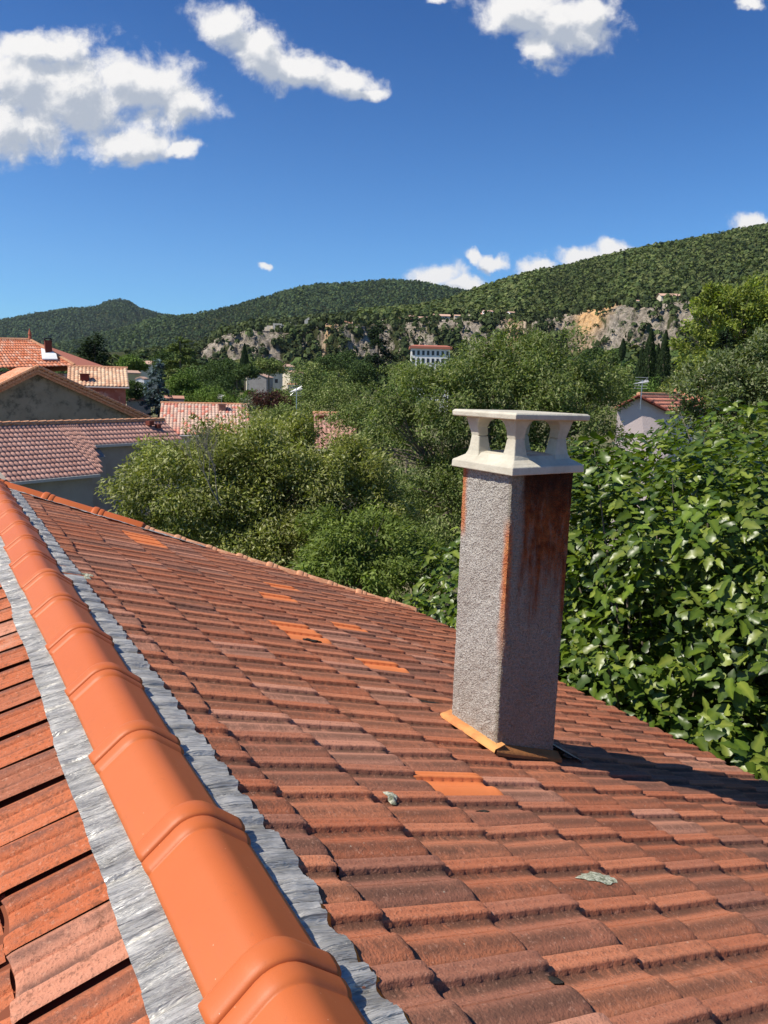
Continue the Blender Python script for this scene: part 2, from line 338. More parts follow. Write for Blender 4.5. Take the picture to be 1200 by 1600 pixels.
def wall_mat(name, c1, c2, stain=None, smin=.5, smax=.7, scale=.6):
    m = Mat(name, .92, .1); c = m.mix(m.ramp(m.noise(scale, 7, .65), .3, .7), c1, c2)
    if stain: c = m.mix(m.ramp(m.noise(1.1, 8, .72), smin, smax), c, stain)
    m.col(c); m.bump(m.noise(14, 5, .7), .02, .6); return m.m
M['w_grey'] = wall_mat('grey_render', (.27, .25, .235), (.34, .32, .30))
M['w_moss'] = wall_mat('mossy_render', (.24, .215, .155), (.33, .295, .22), (.085, .085, .068), .47, .66)
M['w_pink'] = wall_mat('pale_pink_render', (.66, .53, .50), (.72, .60, .57))
M['w_brown'] = wall_mat('old_brick_wall', (.26, .12, .08), (.36, .21, .15), (.42, .36, .30), .52, .62, 1.5)
M['w_cream'] = wall_mat('cream_render', (.60, .50, .36), (.70, .62, .48))
M['w_ochre'] = wall_mat('ochre_render', (.62, .46, .20), (.70, .55, .30))
M['w_white'] = wall_mat('white_render', (.78, .76, .72), (.84, .82, .78))
M['w_stone'] = wall_mat('ruin_stone', (.68, .60, .46), (.80, .73, .60), (.50, .43, .33), .55, .65)
def roof_mat(name, c1, c2, c3, amt=.5, sc_=7):
    m = Mat(name, .85, .15); s = m.sep(m.attr('col'))
    c = m.mix(s[0], c1, c2); c = m.mix(m.math('MULTIPLY', m.ramp(s[2], .6, .9), amt), c, c3)
    c = m.mix(m.math('MULTIPLY', m.ramp(m.noise(sc_, 5, .7), .5, .7), .35), c, (.14, .09, .07)); m.col(c); return m.m
M['r_pink'] = roof_mat('dusty_pink_roof_tiles', (.42, .225, .175), (.51, .295, .235), (.35, .18, .14), .4)
M['r_orange'] = roof_mat('bright_orange_roof_tiles', (.62, .19, .09), (.74, .30, .17), (.80, .50, .36), .6)
M['r_straw'] = roof_mat('straw_roof_tiles', (.60, .36, .22), (.76, .54, .36), (.50, .22, .13), .6)
M['r_mixed'] = roof_mat('variegated_roof_tiles', (.52, .34, .26), (.66, .48, .38), (.56, .15, .10), .8)
M['r_red'] = roof_mat('red_roof_tiles', (.55, .20, .13), (.66, .29, .19), (.45, .2, .13), .5)
def plain(name, c, rough=.8, spec=.2, metal=0.0):
    m = Mat(name, rough, spec, metal); m.col(c); return m.m
M['r_far'] = plain('far_clay_roof', (.50, .25, .17)); M['r_far2'] = plain('far_pale_clay_roof', (.56, .36, .26)); M['r_rust'] = plain('far_rust_roof', (.42, .15, .10))
M['dark'] = plain('dark_opening', (.02, .02, .022), .3, .5); M['shut'] = plain('painted_shutter', (.60, .57, .52)); M['metal'] = plain('aerial_aluminium', (.55, .56, .57), .35, .5, .8)
M['brick_dark'] = plain('dark_red_brick', (.17, .045, .03)); M['soot'] = plain('sooty_metal', (.02, .02, .02), .6); M['gutter'] = plain('grey_gutter', (.46, .44, .42), .6)
M['white'] = plain('white_lime', (.80, .79, .77)); M['spire'] = plain('clay_finial', (.45, .14, .08))

# ------------------------------------------------------------------ terrain
def prof(pts):
    xs = [azel(x, y)[0] for x, y in pts]; ts = [azel(x, y)[1] for x, y in pts]
    return lambda a: np.interp(a, xs, ts)
HZ = lambda x: 587.4+(x/1200)*32.8
foot = prof([(-500, 560), (0, 568), (200, 572), (318, 582), (400, 586), (500, 588), (600, 585), (700, 580), (900, 566), (1000, 562), (1100, 560), (1700, 560)])
ctop = prof([(-500, 562), (0, 560), (200, 558), (300, 552), (318, 545), (335, 532), (352, 522), (400, 514), (430, 519), (478, 519), (500, 507), (560, 506), (620, 503), (700, 500), (760, 497), (830, 500), (868, 497), (900, 489), (935, 480), (965, 475), (1000, 478), (1085, 471), (1200, 466), (1700, 460)])
plat = prof([(-500, 560), (0, 558), (300, 549), (352, 521), (400, 513), (500, 504), (620, 499), (760, 492), (870, 490), (965, 470), (1085, 464), (1200, 455), (1700, 450)])
ridgeR = prof([(-500, 562), (300, 550), (420, 513), (600, 500), (650, 494), (700, 481), (735, 466), (765, 458), (800, 447), (850, 434), (900, 421), (950, 411), (1000, 401), (1050, 391), (1100, 381), (1150, 371), (1200, 362), (1400, 335), (1700, 330)])
ridgeM = prof([(-500, 556), (0, 552), (100, 540), (180, 520), (250, 501), (300, 497), (340, 487), (380, 476), (420, 467), (460, 457), (500, 449), (540, 447), (580, 443), (610, 442), (640, 444), (690, 452), (735, 459), (765, 470), (900, 480), (1700, 480)])
ridgeF = prof([(-500, 520), (-100, 508), (0, 504), (50, 494), (110, 486), (150, 483), (162, 476), (185, 471), (200, 472), (215, 481), (250, 494), (275, 498), (320, 500), (400, 505), (1700, 505)])
RR = np.array([8, 60, 150, 300, 455, 500, 522, 640, 1150, 1450, 2100, 2600, 3400, 3900, 6500.])
def noise2(x, y, seed=0):
    s = 0
    r = np.random.default_rng(seed)
    for k in range(14):
        a = r.uniform(0, 2*pi); f = r.uniform(.5, 2.6); s = s+np.sin((x*np.cos(a)+y*np.sin(a))*f+r.uniform(0, 7))/(1+.5*f)
    return s/4.5
def terr_nodes(a):
    e = CAM[2]; f_, t_, p_, r_, m_, F_ = foot(a), ctop(a), plat(a), ridgeR(a), ridgeM(a), ridgeF(a)
    z = [0*a, 0*a, 0*a-.2, 0*a+.5, e+455*f_, e+462*f_+.93*(500*(t_-f_)), e+522*t_, e+640*p_, e+1150*r_, (e+1150*r_)*.80, e+2100*m_, (e+2100*m_)*.8, e+3400*F_, (e+3400*F_)*.8, 0*a]
    return np.stack(z, -1)
RRJ = RR.copy(); RRJ[5] = 486
def terr(a, r):
    """height of the ground at azimuth a, range r from the viewer"""
    a = np.asarray(a, float); r = np.asarray(r, float); Z = terr_nodes(a)
    rr = r + np.where((r > 440) & (r < 660), 9*noise2(a*50, r*.03, 3)+2.4*noise2(a*150+r*.12, r*.10, 4), 0)*np.clip((r-440)/20, 0, 1)*np.clip((660-r)/60, 0, 1)
    i = np.clip(np.searchsorted(RRJ, rr, side='right')-1, 0, len(RRJ)-2)
    t = (rr-RRJ[i])/(RRJ[i+1]-RRJ[i]); t = np.clip(t, 0, 1)
    z0 = np.take_along_axis(Z, i[..., None], -1)[..., 0]; z1 = np.take_along_axis(Z, (i+1)[..., None], -1)[..., 0]
    sm = np.where((i >= 7), np.where(i % 2 == 1, np.sin(t*pi/2)**1.0*.55+t*.45, t*t*.5+t*.5), t)
    z = z0+(z1-z0)*sm
    far = np.clip((r-640)/400, 0, 1)
    z = z + far*noise2(a*22+r*.0012, r*.006, 1)*r*.0028*np.clip(np.abs(t-.999)*3, 0, 1)
    return z
def rock_mask(px, r, a):
    """1 where bare rock shows on the cliff band"""
    g = 1.15*noise2(a*120+r*.05, r*.10, 8)+.9*noise2(a*330+r*.1, r*.2, 9)+.6*noise2(a*700, r*.45, 10)
    lo = np.interp(px, [300, 318, 330, 420, 436, 452, 492, 502, 600, 612, 660, 760, 790, 850, 872, 885, 965, 975, 1085, 1100], [-2, .7, 1.0, 1.0, .6, -.5, -.5, .8, .5, .1, .35, .45, .4, .1, .6, 1.2, 1.1, .65, .6, -2])+np.interp(r, [455, 470, 500, 525], [-.5, -.1, .15, .25])
    return (g*.9+lo > .25) & (r > 458) & (r < 523+4*g)
na = 760; aa = np.linspace(azel(-420, 600)[0], azel(1500, 600)[0], na)
def px_of_az(a): return np.interp(a, [azel(x, HZ(x))[0] for x in range(-600, 1800, 40)], list(range(-600, 1800, 40)))
r1 = np.concatenate([np.geomspace(440, 456, 4), np.linspace(458, 528, 44), np.geomspace(532, 6500, 110)])
A_, R_ = np.meshgrid(aa, r1, indexing='ij'); Zt = terr(A_, R_)
cl = np.clip((R_-456)/8, 0, 1)*np.clip((530-R_)/8, 0, 1)
rk = rock_mask(px_of_az(A_), R_, A_)
Zt += cl*rk*(noise2(A_*300+R_*.3, R_*.4, 21)*1.2)
Rd = R_-cl*(2.6*noise2(A_*110+Zt*.10, Zt*.16, 71)+1.7*noise2(A_*330+Zt*.25, Zt*.42, 72)+.9*noise2(A_*800-Zt*.5, Zt*1.1, 73))*1.5
V = np.stack([CAM[0]+Rd*np.sin(A_), CAM[1]+Rd*np.cos(A_), Zt], -1).reshape(-1, 3)
pxv = px_of_az(A_)
och = (np.clip(1-abs(pxv-925-(R_-500)*.4)/34, 0, 1)*np.clip((R_-475)/15, 0, 1)*1.8+np.clip(1-abs(pxv-515)/16, 0, 1)*.8+np.clip(1-abs(pxv-800)/26, 0, 1)*.55+np.clip(1-abs(pxv-905)/40, 0, 1)*.35)
cols = np.stack([rk*1.0, np.clip(och, 0, 1), 0*och], -1).reshape(-1, 3)
m = Mat('hillside', .95, .05); s = m.sep(m.attr('col'))
v = m.vec('Object', (1, 1, 1)); rn = m.noise(.16, 8, .72, v); st = m.noise(.9, 6, .7, m.vec('Object', (1.1, .5, 2.4)))
rock = m.mix(m.ramp(rn, .35, .65), (.27, .225, .175), (.50, .43, .345)); rock = m.mix(m.ramp(st, .5, .68), rock, (.13, .12, .085)); rock = m.mix(m.math('MULTIPLY', m.ramp(m.noise(.22, 7, .75), .52, .60), .75), rock, (.085, .10, .045))
ochc = m.mix(m.ramp(m.noise(.3, 6, .7), .35, .65), (.66, .38, .16), (.76, .50, .26))
rock = m.mix(s[1], rock, ochc)
soil = m.mix(m.noise(.05, 6, .7), (.030, .042, .015), (.085, .085, .035))
m.col(m.mix(s[0], soil, rock)); b0 = m.bump(rn, 4.0, .8); m.bump(st, 1.2, .8, b0)
tag(mesh_np('hills', V, grid_faces(na, len(r1)), m.m, cols=cols), kind='structure')
# near ground sheet (all round, so that it also closes the view to the sides)
m = Mat('valley_ground', .95, .05); m.col(m.mix(m.ramp(m.noise(.12, 7, .7), .35, .65), (.06, .085, .03), (.20, .17, .10))); m.bump(m.noise(2, 6), .1)
rg = np.array([0.5, 8, 30, 60, 150, 300, 380, 442]); ag = np.linspace(aa[0], aa[-1], 240)
A2, R2 = np.meshgrid(ag, rg, indexing='ij'); Z2 = terr(A2, R2)
tag(mesh_np('ground', np.stack([CAM[0]+R2*np.sin(A2), CAM[1]+R2*np.cos(A2), Z2], -1).reshape(-1, 3), grid_faces(240, len(rg)), m.m), kind='structure')
# the plain behind and beside the viewer
mb = MB(); n = 64
vs = []; fs = []
for k in range(n+1):
    a = aa[-1]+(2*pi-(aa[-1]-aa[0]))*k/n
    for r in (0.5, 400, 6900): vs.append((CAM[0]+r*sin(a), CAM[1]+r*cos(a), -.02 if r < 500 else -.5))
for k in range(n):
    for j in range(2): fs.append((k*3+j, (k+1)*3+j, (k+1)*3+j+1, k*3+j+1))
mb.add(vs, fs); tag(mb.build('plain', M['w_moss'] if False else m.m), kind='structure')

# ------------------------------------------------------------------ foliage generators
def leaf_quads(P, Nn, T, ln, wd, bend=0.0):
    """kite shaped leaves: P base, T pointing direction, Nn face normal -> verts (n,4,3), quads"""
    n = len(P); B = np.cross(Nn, T); B /= np.linalg.norm(B, axis=1, keepdims=True)+1e-9
    ln = np.broadcast_to(ln, (n,))[:, None]; wd = np.broadcast_to(wd, (n,))[:, None]
    mid = P+T*ln*.42
    V = np.stack([P, mid+B*wd*.5-Nn*bend*wd, P+T*ln, mid-B*wd*.5-Nn*bend*wd], 1)
    F = np.arange(n*4).reshape(n, 4); return V.reshape(-1, 3), F
def rdir(n): v = rng.normal(size=(n, 3)); return v/np.linalg.norm(v, axis=1, keepdims=True)
def crown(lobes, nleaf, ln, wd, pal, droop=.4, clumps=60, cr=.28, shell=.55, wvar=.3, seed=1, fill=.10):
    """leaves gathered in clumps on the shells of several lobes. lobes: (x,y,z,rx,ry,rz)"""
    lobes = np.array(lobes, float); w_ = (lobes[:, 3]*lobes[:, 4]+lobes[:, 3]*lobes[:, 5]+lobes[:, 4]*lobes[:, 5]); w_ /= w_.sum()
    L_ = rng.choice(len(lobes), clumps, p=w_); lb = lobes[L_]
    d = rdir(clumps); d[:, 2] = np.where(d[:, 2] < -.35, -d[:, 2]*.6, d[:, 2]); rr = shell+(1-shell)*rng.random(clumps)**.5
    C = lb[:, :3]+d*lb[:, 3:]*rr[:, None]; cs = np.cbrt(lb[:, 3]*lb[:, 4]*lb[:, 5])*cr*rng.uniform(.6, 1.5, clumps)
    ci = rng.choice(clumps, nleaf, p=cs**2/np.sum(cs**2)); o = rdir(nleaf)*(rng.random(nleaf)**.45)[:, None]
    P = C[ci]+o*cs[ci][:, None]*np.array([1, 1, .8])
    nf_ = int(nleaf*fill); fi = rng.choice(nleaf, nf_, replace=False); P[fi] = lb[ci][fi][:, :3]+rdir(nf_)*lb[ci][fi][:, 3:]*(rng.random((nf_, 1))**.4)*.86
    outw = P-lb[ci][:, :3]; outw /= np.linalg.norm(outw, axis=1, keepdims=True)+1e-9
    T = rdir(nleaf)*.9+outw*.7; T[:, 2] -= droop; T /= np.linalg.norm(T, axis=1, keepdims=True)
    Nn = rdir(nleaf)*.8+outw*.5+np.array([0, 0, .7]); Nn -= T*np.sum(Nn*T, 1, keepdims=True); Nn /= np.linalg.norm(Nn, axis=1, keepdims=True)+1e-9
    s = rng.uniform(1-wvar, 1+wvar, nleaf)
    V, F = leaf_quads(P, Nn, T, ln*s, wd*s, .15)
    pal = np.array(pal, float); k = rng.choice(len(pal), nleaf, p=None); base = pal[k]
    cl_ = rng.uniform(.8, 1.2, clumps)[ci][:, None]; c = base*cl_*rng.uniform(.8, 1.2, (nleaf, 1))
    return V, F, np.repeat(c, 4, 0)
def crown_obj(name, lobes, nleaf, ln, wd, pal, parent, mat='leaf', **k):
    V, F, c = crown(lobes, nleaf, ln, wd, pal, **k); return mesh_np(name, V, F, M[mat], parent, cols=c)
def branches(mb, base, tips, r0, bends=.15, levels=3):
    for t in tips:
        t = np.array(t, float); b0 = np.array(base, float); mid = b0+(t-b0)*.45+rdir(1)[0]*np.linalg.norm(t-b0)*bends*.5; mid[2] += .05*np.linalg.norm(t-b0)
        mb.tube([b0, (b0+mid)/2, mid, (mid+t)/2+rdir(1)[0]*.05, t], [r0, r0*.8, r0*.6, r0*.35, r0*.1], 6)

# ------------------------------------------------------------------ pine woods on the hills: too many to count, one object per hill
def wood(name, n, r0, r1_, px0, px1, size, pal, label, keep=None, q=12, mode='log'):
    a0 = azel(px0, HZ(px0))[0]; a1 = azel(px1, HZ(px1))[0]
    a = rng.uniform(a0, a1, n); r = r0+(r1_-r0)*rng.random(n)
    if keep is not None:
        k_ = keep(a, r); a = a[k_]; r = r[k_]
    cn = noise2(a*45, r*.006, 81)+.6*noise2(a*130, r*.02, 82)
    if name.endswith('forest'): k_ = (cn < 1.15) | (rng.random(len(a)) < .35); a = a[k_]; r = r[k_]; cn = cn[k_]
    n = len(a); z = terr(a, r); C = np.stack([CAM[0]+r*np.sin(a), CAM[1]+r*np.cos(a), z], -1)
    s = size*rng.uniform(.5, 1.45, n)*np.clip(1+.22*cn, .6, 1.5); h = s*rng.uniform(.8, 1.5, n)
    d = rdir(n*q).reshape(n, q, 3); d[..., 2] = np.abs(d[..., 2])*1.0-.15
    P = (C[:, None]+d*np.stack([s*.5, s*.5, h*.62], -1)[:, None]); P[..., 2] += (h*.42)[:, None]
    P = P.reshape(-1, 3); dd = d.reshape(-1, 3); m_ = len(P)
    T = np.cross(dd, rdir(m_)); T /= np.linalg.norm(T, axis=1, keepdims=True)+1e-9; Nn = dd+rdir(m_)*.35; Nn -= T*np.sum(Nn*T, 1, keepdims=True); Nn /= np.linalg.norm(Nn, axis=1, keepdims=True)+1e-9
    ss = np.repeat(s, q)*rng.uniform(.35, .75, m_)
    V, F = leaf_quads(P-T*ss[:, None]*.5, Nn, T, ss, ss*.85, -.1)
    pal = np.array(pal); c = pal[rng.choice(len(pal), n)]*rng.uniform(.7, 1.3, (n, 1))*np.clip(1+.22*cn, .6, 1.5)[:, None]; c = np.repeat(np.repeat(c, q, 0)*rng.uniform(.85, 1.15, (m_, 1)), 4, 0)
    return tag(mesh_np(name, V, F, M['far_leaf'], cols=c), label, 'forest', kind='stuff')
PINE = [(.085, .115, .036), (.105, .135, .040), (.062, .09, .032), (.125, .145, .05)]
BLUE = [(.055, .088, .036), (.068, .102, .042), (.042, .070, .032)]
wood('far_forest', 19000, 2650, 3420, -120, 420, 9.5, BLUE, 'distant blue-green forest covering the flat-topped far hill on the left', q=7)
wood('mid_forest', 26000, 1300, 2130, 60, 790, 7.0, BLUE+PINE[:1], 'dark green forest over the rounded middle hill behind the cliffs', q=8)
wood('pine_forest', 36000, 585, 1165, 560, 1420, 4.8, PINE, 'olive green pine forest on the long slope rising to the right', q=8)
wood('plateau_scrub', 3600, 519, 800, 280, 1300, 4.0, [(.065, .085, .03), (.09, .11, .042), (.045, .062, .025)], 'dark scrub and small oaks along the plateau edge above the cliffs', q=14, keep=lambda a, r: ~rock_mask(px_of_az(a), r, a) & ((r > 585) | ((r < 532) & (rng.random(len(a)) < np.where((px_of_az(a) > 495) & (px_of_az(a) < 830), .10, .5)) & (np.abs(px_of_az(a)-440) > 62))))
wood('cliff_scrub', 3000, 457, 517, 200, 1350, 3.6, [(.065, .09, .03), (.09, .115, .042), (.05, .068, .028)], 'green bushes growing between the bare faces of the cliffs', q=16, keep=lambda a, r: ~rock_mask(px_of_az(a), r, a) | ((rng.random(len(a)) < .20) & ~((np.abs(px_of_az(a)-438) < 48) & (r > 498))))
wood('valley_trees', 2200, 330, 446, -200, 1400, 5.5, [(.07, .115, .03), (.10, .14, .04), (.05, .075, .028), (.13, .15, .045)], 'mass of mixed green trees filling the valley floor below the cliffs', q=34)

# ------------------------------------------------------------------ the house under the viewer
TW, TL = 0.2065, 0.338
TH, THL = 0.32501, 0.29603
D1y, D2y, EX = 6.53888*1.3, 5.14978*1.3, 2.93795*1.3
def rp(x, y, h=0.0, side=1):
    """point on the roof plane at horizontal offset x (>0 right slope), raised h along the normal"""
    th = TH if side > 0 else THL
    return np.array([side*(abs(x)+h*sin(th)), y, AZ-abs(x)*tan(th)+h*cos(th)])
house = empty('house', (0, 0, 0), label='house under the viewer with weathered red clay tiles, new orange ridge and tall concrete chimney', cat='house')
pv = np.array([0, .03, .10, .12, .17, .19, .245, .262, .275, .31, .38, .46, .54, .568, .576, .586, .60, .66, .72, .80, .88, .95, 1.0])
pz = np.array([.004, .0075, .008, .0052, .0056, .0092, .0088, .004, -.0060, -.0085, -.0082, -.005, .0005, .0034, -.0022, -.0012, .0058, .0090, .0095, .0066, .0005, -.0055, -.013])
pu = np.array([-.012, .02, .07, .10, .14, .21, .24, .29, .36, .40, .45, .50, .54, .59, .64, .69, .74, .79, .83, .88, .93, .97, .99, 1.0])
def tile_sheet(tiles, side, wsc=1.0):
    """tiles: list of (s0, yfar, r1, r2). one real tile each: profile, notched rib edge, thickness, lower end face"""
    th = TH if side > 0 else THL
    nu, nv = len(pu), len(pv); Vs, Fs, Cs, Us = [], [], [], []; base = 0
    for (s0, y0, jx, jy, jz, tilt, r1_, r2_, wfrac) in tiles:
        u = pu[:, None]; v = pv[None, :]
        z = np.repeat(pz[None, :], nu, 0).copy()
        # ticks on the rib: little diagonal ridges ending in teeth
        ph = (u*7.0-v*1.2) % 1.0
        tick = (ph < .22)*1.0
        z += tick*(v < .27)*(v > .05)*.0014
        vv_ = v+np.where((v > .25) & (v < .30), (tick-.3)*.010, 0)
        crest = (v > .57) & (v < .9)
        z = z+np.where(crest, .004*np.clip((u-.8)/.2, 0, 1), 0)          # the wave swells at the lower end
        z = z+np.where((v > .575) & (v < .59), -.002, 0)
        roll_ = -.004*np.clip((u-.95)/.05, 0, 1)**2
        s = s0+u*TL*1.0+jx+.008*np.sin(v*6.28+1)*np.clip((u-.9)*10, 0, 1)
        h = .004+u*(.018+tilt)+z+roll_+jz
        y = (y0+jy-vv_*TW*wsc) + 0*u
        s = s+0*v; h = h+0*v
        X = (s*cos(th)+h*sin(th)); Z = AZ-s*sin(th)+h*cos(th)
        top = np.stack([side*X, side*(y) if False else y, Z], -1).reshape(-1, 3)
        # lower end face
        e = top.reshape(nu, nv, 3)[-1].copy(); e2 = e.copy(); e2[:, 2] -= .021*cos(th); e2[:, 0] -= side*.021*sin(th)
        # near side face
        f = top.reshape(nu, nv, 3)[:, -1].copy(); f2 = f.copy(); f2[:, 2] -= .012
        V = np.concatenate([top, e, e2, f, f2]); n0 = nu*nv
        F = [grid_faces(nu, nv, base)]
        j = np.arange(nv-1); F.append(np.stack([base+n0+j, base+n0+nv+j, base+n0+nv+j+1, base+n0+j+1], -1))
        j = np.arange(nu-1); q = base+n0+2*nv; F.append(np.stack([q+j, q+j+1, q+nu+j+1, q+nu+j], -1))
        F = np.concatenate(F)
        if side < 0: F = F[:, ::-1]
        hh = (np.interp(v, [0, .25, .27, .29, .36, .48, .56, .60, .70, .84, .93, .96], [.9, .85, .3, .0, .12, .75, .9, .75, .30, .25, .9, .2])+0*u).reshape(-1); hc = np.concatenate([hh, np.full(2*nv+2*nu, .35)])
        Cs.append(np.stack([np.full(len(V), r1_), hc, np.full(len(V), r2_)], -1)); Vs.append(V); Fs.append(F); base += len(V)
    return np.concatenate(Vs), np.concatenate(Fs), np.concatenate(Cs)
YB = 1.762
def verge_y(x): return D1y+(D2y-D1y)*x/EX
new_px = [(452, 924), (545, 983), (582, 1037), (470, 988), (707, 1240), (711, 1255)]
def slope_unproj(u, v):
    d = pixray(u, v); t = (AZ-CAM[2]-tan(TH)*CAM[0])/(d[2]+tan(TH)*d[0]); return CAM+t*d
def mk_tiles(side, kmin, kmax, cmin, cmax, off, yoff):
    T = {}
    for c in range(cmin, cmax):
        s0 = off+TL*(c-1)
        for k in range(kmin, kmax):
            y0 = yoff+TW*(k+1)
            T[(c, k)] = [s0, y0, rng.normal(0, .0060), rng.normal(0, .0028), abs(rng.normal(0, .0024)), rng.normal(0, .0034), rng.random(), rng.random(), 1]
    return T
TR = mk_tiles(1, -9, 36, 0, 13, 1.027-2*TL, YB)
smax = EX/cos(TH)
new_keys = set()
def key_at(u, v):
    P = slope_unproj(u, v); s = P[0]/cos(TH); off = 1.027-2*TL
    return (int(math.floor((s-off)/TL))+1, int(math.floor((P[1]-YB)/TW)))
kf = key_at(203, 842); new_keys |= {(kf[0], kf[1]+j) for j in (-1, 0, 1)}
for (u, v) in [(457, 923), (440, 937), (545, 983), (582, 1037), (456, 980), (480, 996), (727, 1243)]: new_keys.add(key_at(u, v))
last = max(c for (c, k) in TR if 1.027-2*TL+TL*c <= smax+.05)
old, newt = [], []
chx0, chx1, chy0, chy1 = 1.27557*1.3, (1.27557+.27828)*1.3, 1.88855*1.3, (1.88855+.27068)*1.3
for (c, k), t in TR.items():
    if c > last: continue
    xc = (t[0]+TL*.5)*cos(TH); yv = verge_y(xc)
    if t[1] > yv+.05: 
        if t[1]-TW > yv-.02: continue
    if chx0+.02 < xc < chx1-.02 and chy0+.04 < t[1]-TW/2 < chy1-.02: continue
    (newt if (c, k) in new_keys else old).append(((c, k), t))
V, F, C = tile_sheet([t for _, t in old], 1)
# trim to the skew hip: tiles beyond it are squeezed back on the line, as if sawn
lim = verge_y(V[:, 0])+.0; V[:, 1] = np.minimum(V[:, 1], lim)
roofR = mesh_np('roof_slope', V, F, M['tile'], house, cols=C); roofR['label'] = 'weathered dull red tile slope falling to the right behind the chimney'
for k_, t in newt:
    V, F, C = tile_sheet([t], 1); lim = verge_y(V[:, 0]); V[:, 1] = np.minimum(V[:, 1], lim)
    o = mesh_np('roof_tile', V, F, M['orange_tile'], house, cols=C); o['label'] = 'new bright orange replacement roof tile'
# left slope: the same tiles turned half round
TLt = mk_tiles(-1, -34, 18, 1, 9, .418-1*TL, .0)
lst = []
for (c, k), t in TLt.items():
    lst.append(t)
V, F, C = tile_sheet(lst, 1, 1.035)
# turn: mirror x and y (a half turn about z), then set the pitch of this slope
V = V.copy(); s_ = V[:, 0]/cos(TH); hgt = V[:, 2]-(AZ-V[:, 0]*tan(TH))
Vx = -V[:, 0]; Vz = AZ-V[:, 0]*tan(THL)+hgt
Vy = -(V[:, 1])+ (2*1.62 + .0)
keep_hi = Vy
V = np.stack([Vx, Vy, Vz], -1)
lim = D1y+.0+.6*(-V[:, 0]); 
V[:, 1] = np.minimum(V[:, 1], lim)
V2 = V.copy()
o = mesh_np('roof_slope', V, F, M['tile_sunny'], house, cols=C); o['label'] = 'sunlit orange-red tile slope on the left of the ridge'
# extend the left slope further away with a second sheet of the same tiles
lst2 = []
for c in range(0, 9):
    for k in range(0, 24):
        lst2.append([.418-TL+TL*(c-1), TW*(k+1), rng.normal(0, .0045), rng.normal(0, .0022), abs(rng.normal(0, .0016)), rng.normal(0, .0022), rng.random(), rng.random(), 1])
# under-roof boards so that no gap shows the sky
mb = MB()
zb = .03
q = [(0, -3), (0, D1y-.04), (EX-.06, D2y-.05), (EX-.06, -3)]
P = [(x, y, AZ-x*tan(TH)-zb) for x, y in q]; P2 = [(x, y, z-.05) for x, y, z in P]
mb.add(P+P2, [(3, 2, 1, 0), (4, 5, 6, 7), (0, 1, 5, 4), (1, 2, 6, 5), (2, 3, 7, 6), (3, 0, 4, 7)])
q = [(0, -3), (-3.2, -3), (-3.2, D1y+1.5), (0, D1y-.04)]
zb = .0; P = [(x, y, AZ+x*tan(THL)-zb) for x, y in q]; P2 = [(x, y, z-.05) for x, y, z in P]
mb.add(P+P2, [(3, 2, 1, 0), (4, 5, 6, 7), (0, 1, 5, 4), (1, 2, 6, 5), (2, 3, 7, 6), (3, 0, 4, 7)])
mb.build('roof_board', M['under'], house)
# walls below
mb = MB(); q = [(EX-.35, -2.9), (EX-.35, D2y-.25), (0, D1y-.25), (-2.9, D1y+1.1), (-2.9, -2.9)]
zt = [AZ-(EX-.35)*tan(TH)-.12, AZ-(EX-.35)*tan(TH)-.12, AZ-.12, AZ-2.9*tan(THL)-.12, AZ-2.9*tan(THL)-.12]
vs = [(x, y, 0) for x, y in q]+[(x, y, z) for (x, y), z in zip(q, zt)]
mb.add(vs, [(i, (i+1) % 5, 5+(i+1) % 5, 5+i) for i in range(5)]); mb.build('wall', M['w_cream'], house)
def tile_h(x, y):
    s_ = np.asarray(x)/cos(TH); uu = ((s_-(1.027-2*TL))/TL) % 1.0; ph = ((YB-np.asarray(y))/TW) % 1.0
    return .004+uu*.018+np.interp(ph, pv, pz)
# hip and ridge tiles ---------------------------------------------------------
def ridge_mesh(Ln, w0=.114, h0=.098, seg=22):
    """one ridge tile along +y: angular barrel with a raised double collar at its far end; apex at z=0"""
    ys = [0, .02, Ln*.5, Ln-.110, Ln-.106, Ln-.102, Ln-.097, Ln-.092, Ln-.072, Ln-.068, Ln-.064, Ln-.056, Ln-.053, Ln-.049, Ln-.042, Ln-.016, Ln-.006, Ln-.001, Ln+.004]
    gr = [0, 0, .001, .002, .0028, .0060, .0085, .0098, .0105, .0098, .0075, .0075, .0105, .0145, .0165, .0175, .0160, .0125, .007]
    V = []; nv = seg+1
    for y, g_ in zip(ys, gr):
        tp = 1-.035*(1-y/Ln) 
        for k in range(nv):
            t = -1+2*k/seg; at_ = abs(t)
            # flat flanks, round top
            rt = w0*.50; fa = 39 if w0 > .1 else 42; ax_ = rt*sin(rad(fa)); s_t = at_*(rt*rad(fa)+(w0-ax_)/cos(rad(fa)))
            if s_t < rt*rad(fa): x_ = rt*sin(s_t/rt); z = -rt*(1-cos(s_t/rt)); nx_, nz_ = sin(s_t/rt), cos(s_t/rt)
            else:
                e_ = s_t-rt*rad(fa); x_ = ax_+e_*cos(rad(fa)); z = -rt*(1-cos(rad(fa)))-e_*sin(rad(fa)); nx_, nz_ = sin(rad(fa)), cos(rad(fa))
            x = np.sign(t)*(x_+g_*nx_)*tp; z = z*tp+g_*nz_
            V.append((x, y, z))
    V = np.array(V); F = grid_faces(len(ys), nv)
    # inner shell for thickness at both ends
    inn = V.copy().reshape(len(ys), nv, 3)[[0, -1]]; inn[..., 2] -= .014; inn[..., 0] *= .90; b_ = len(V)
    V = np.concatenate([V, inn.reshape(-1, 3)]); j = np.arange(nv-1); l0 = (len(ys)-1)*nv
    F = np.concatenate([F, np.stack([j, j+1, b_+j+1, b_+j], -1), np.stack([l0+j+1, l0+j, b_+nv+j, b_+nv+j+1], -1)])
    # outer rim strips along both flanks
    return V, F
SL = 0.52; NY = .75809*1.3; ZR = AZ+.05344*1.3
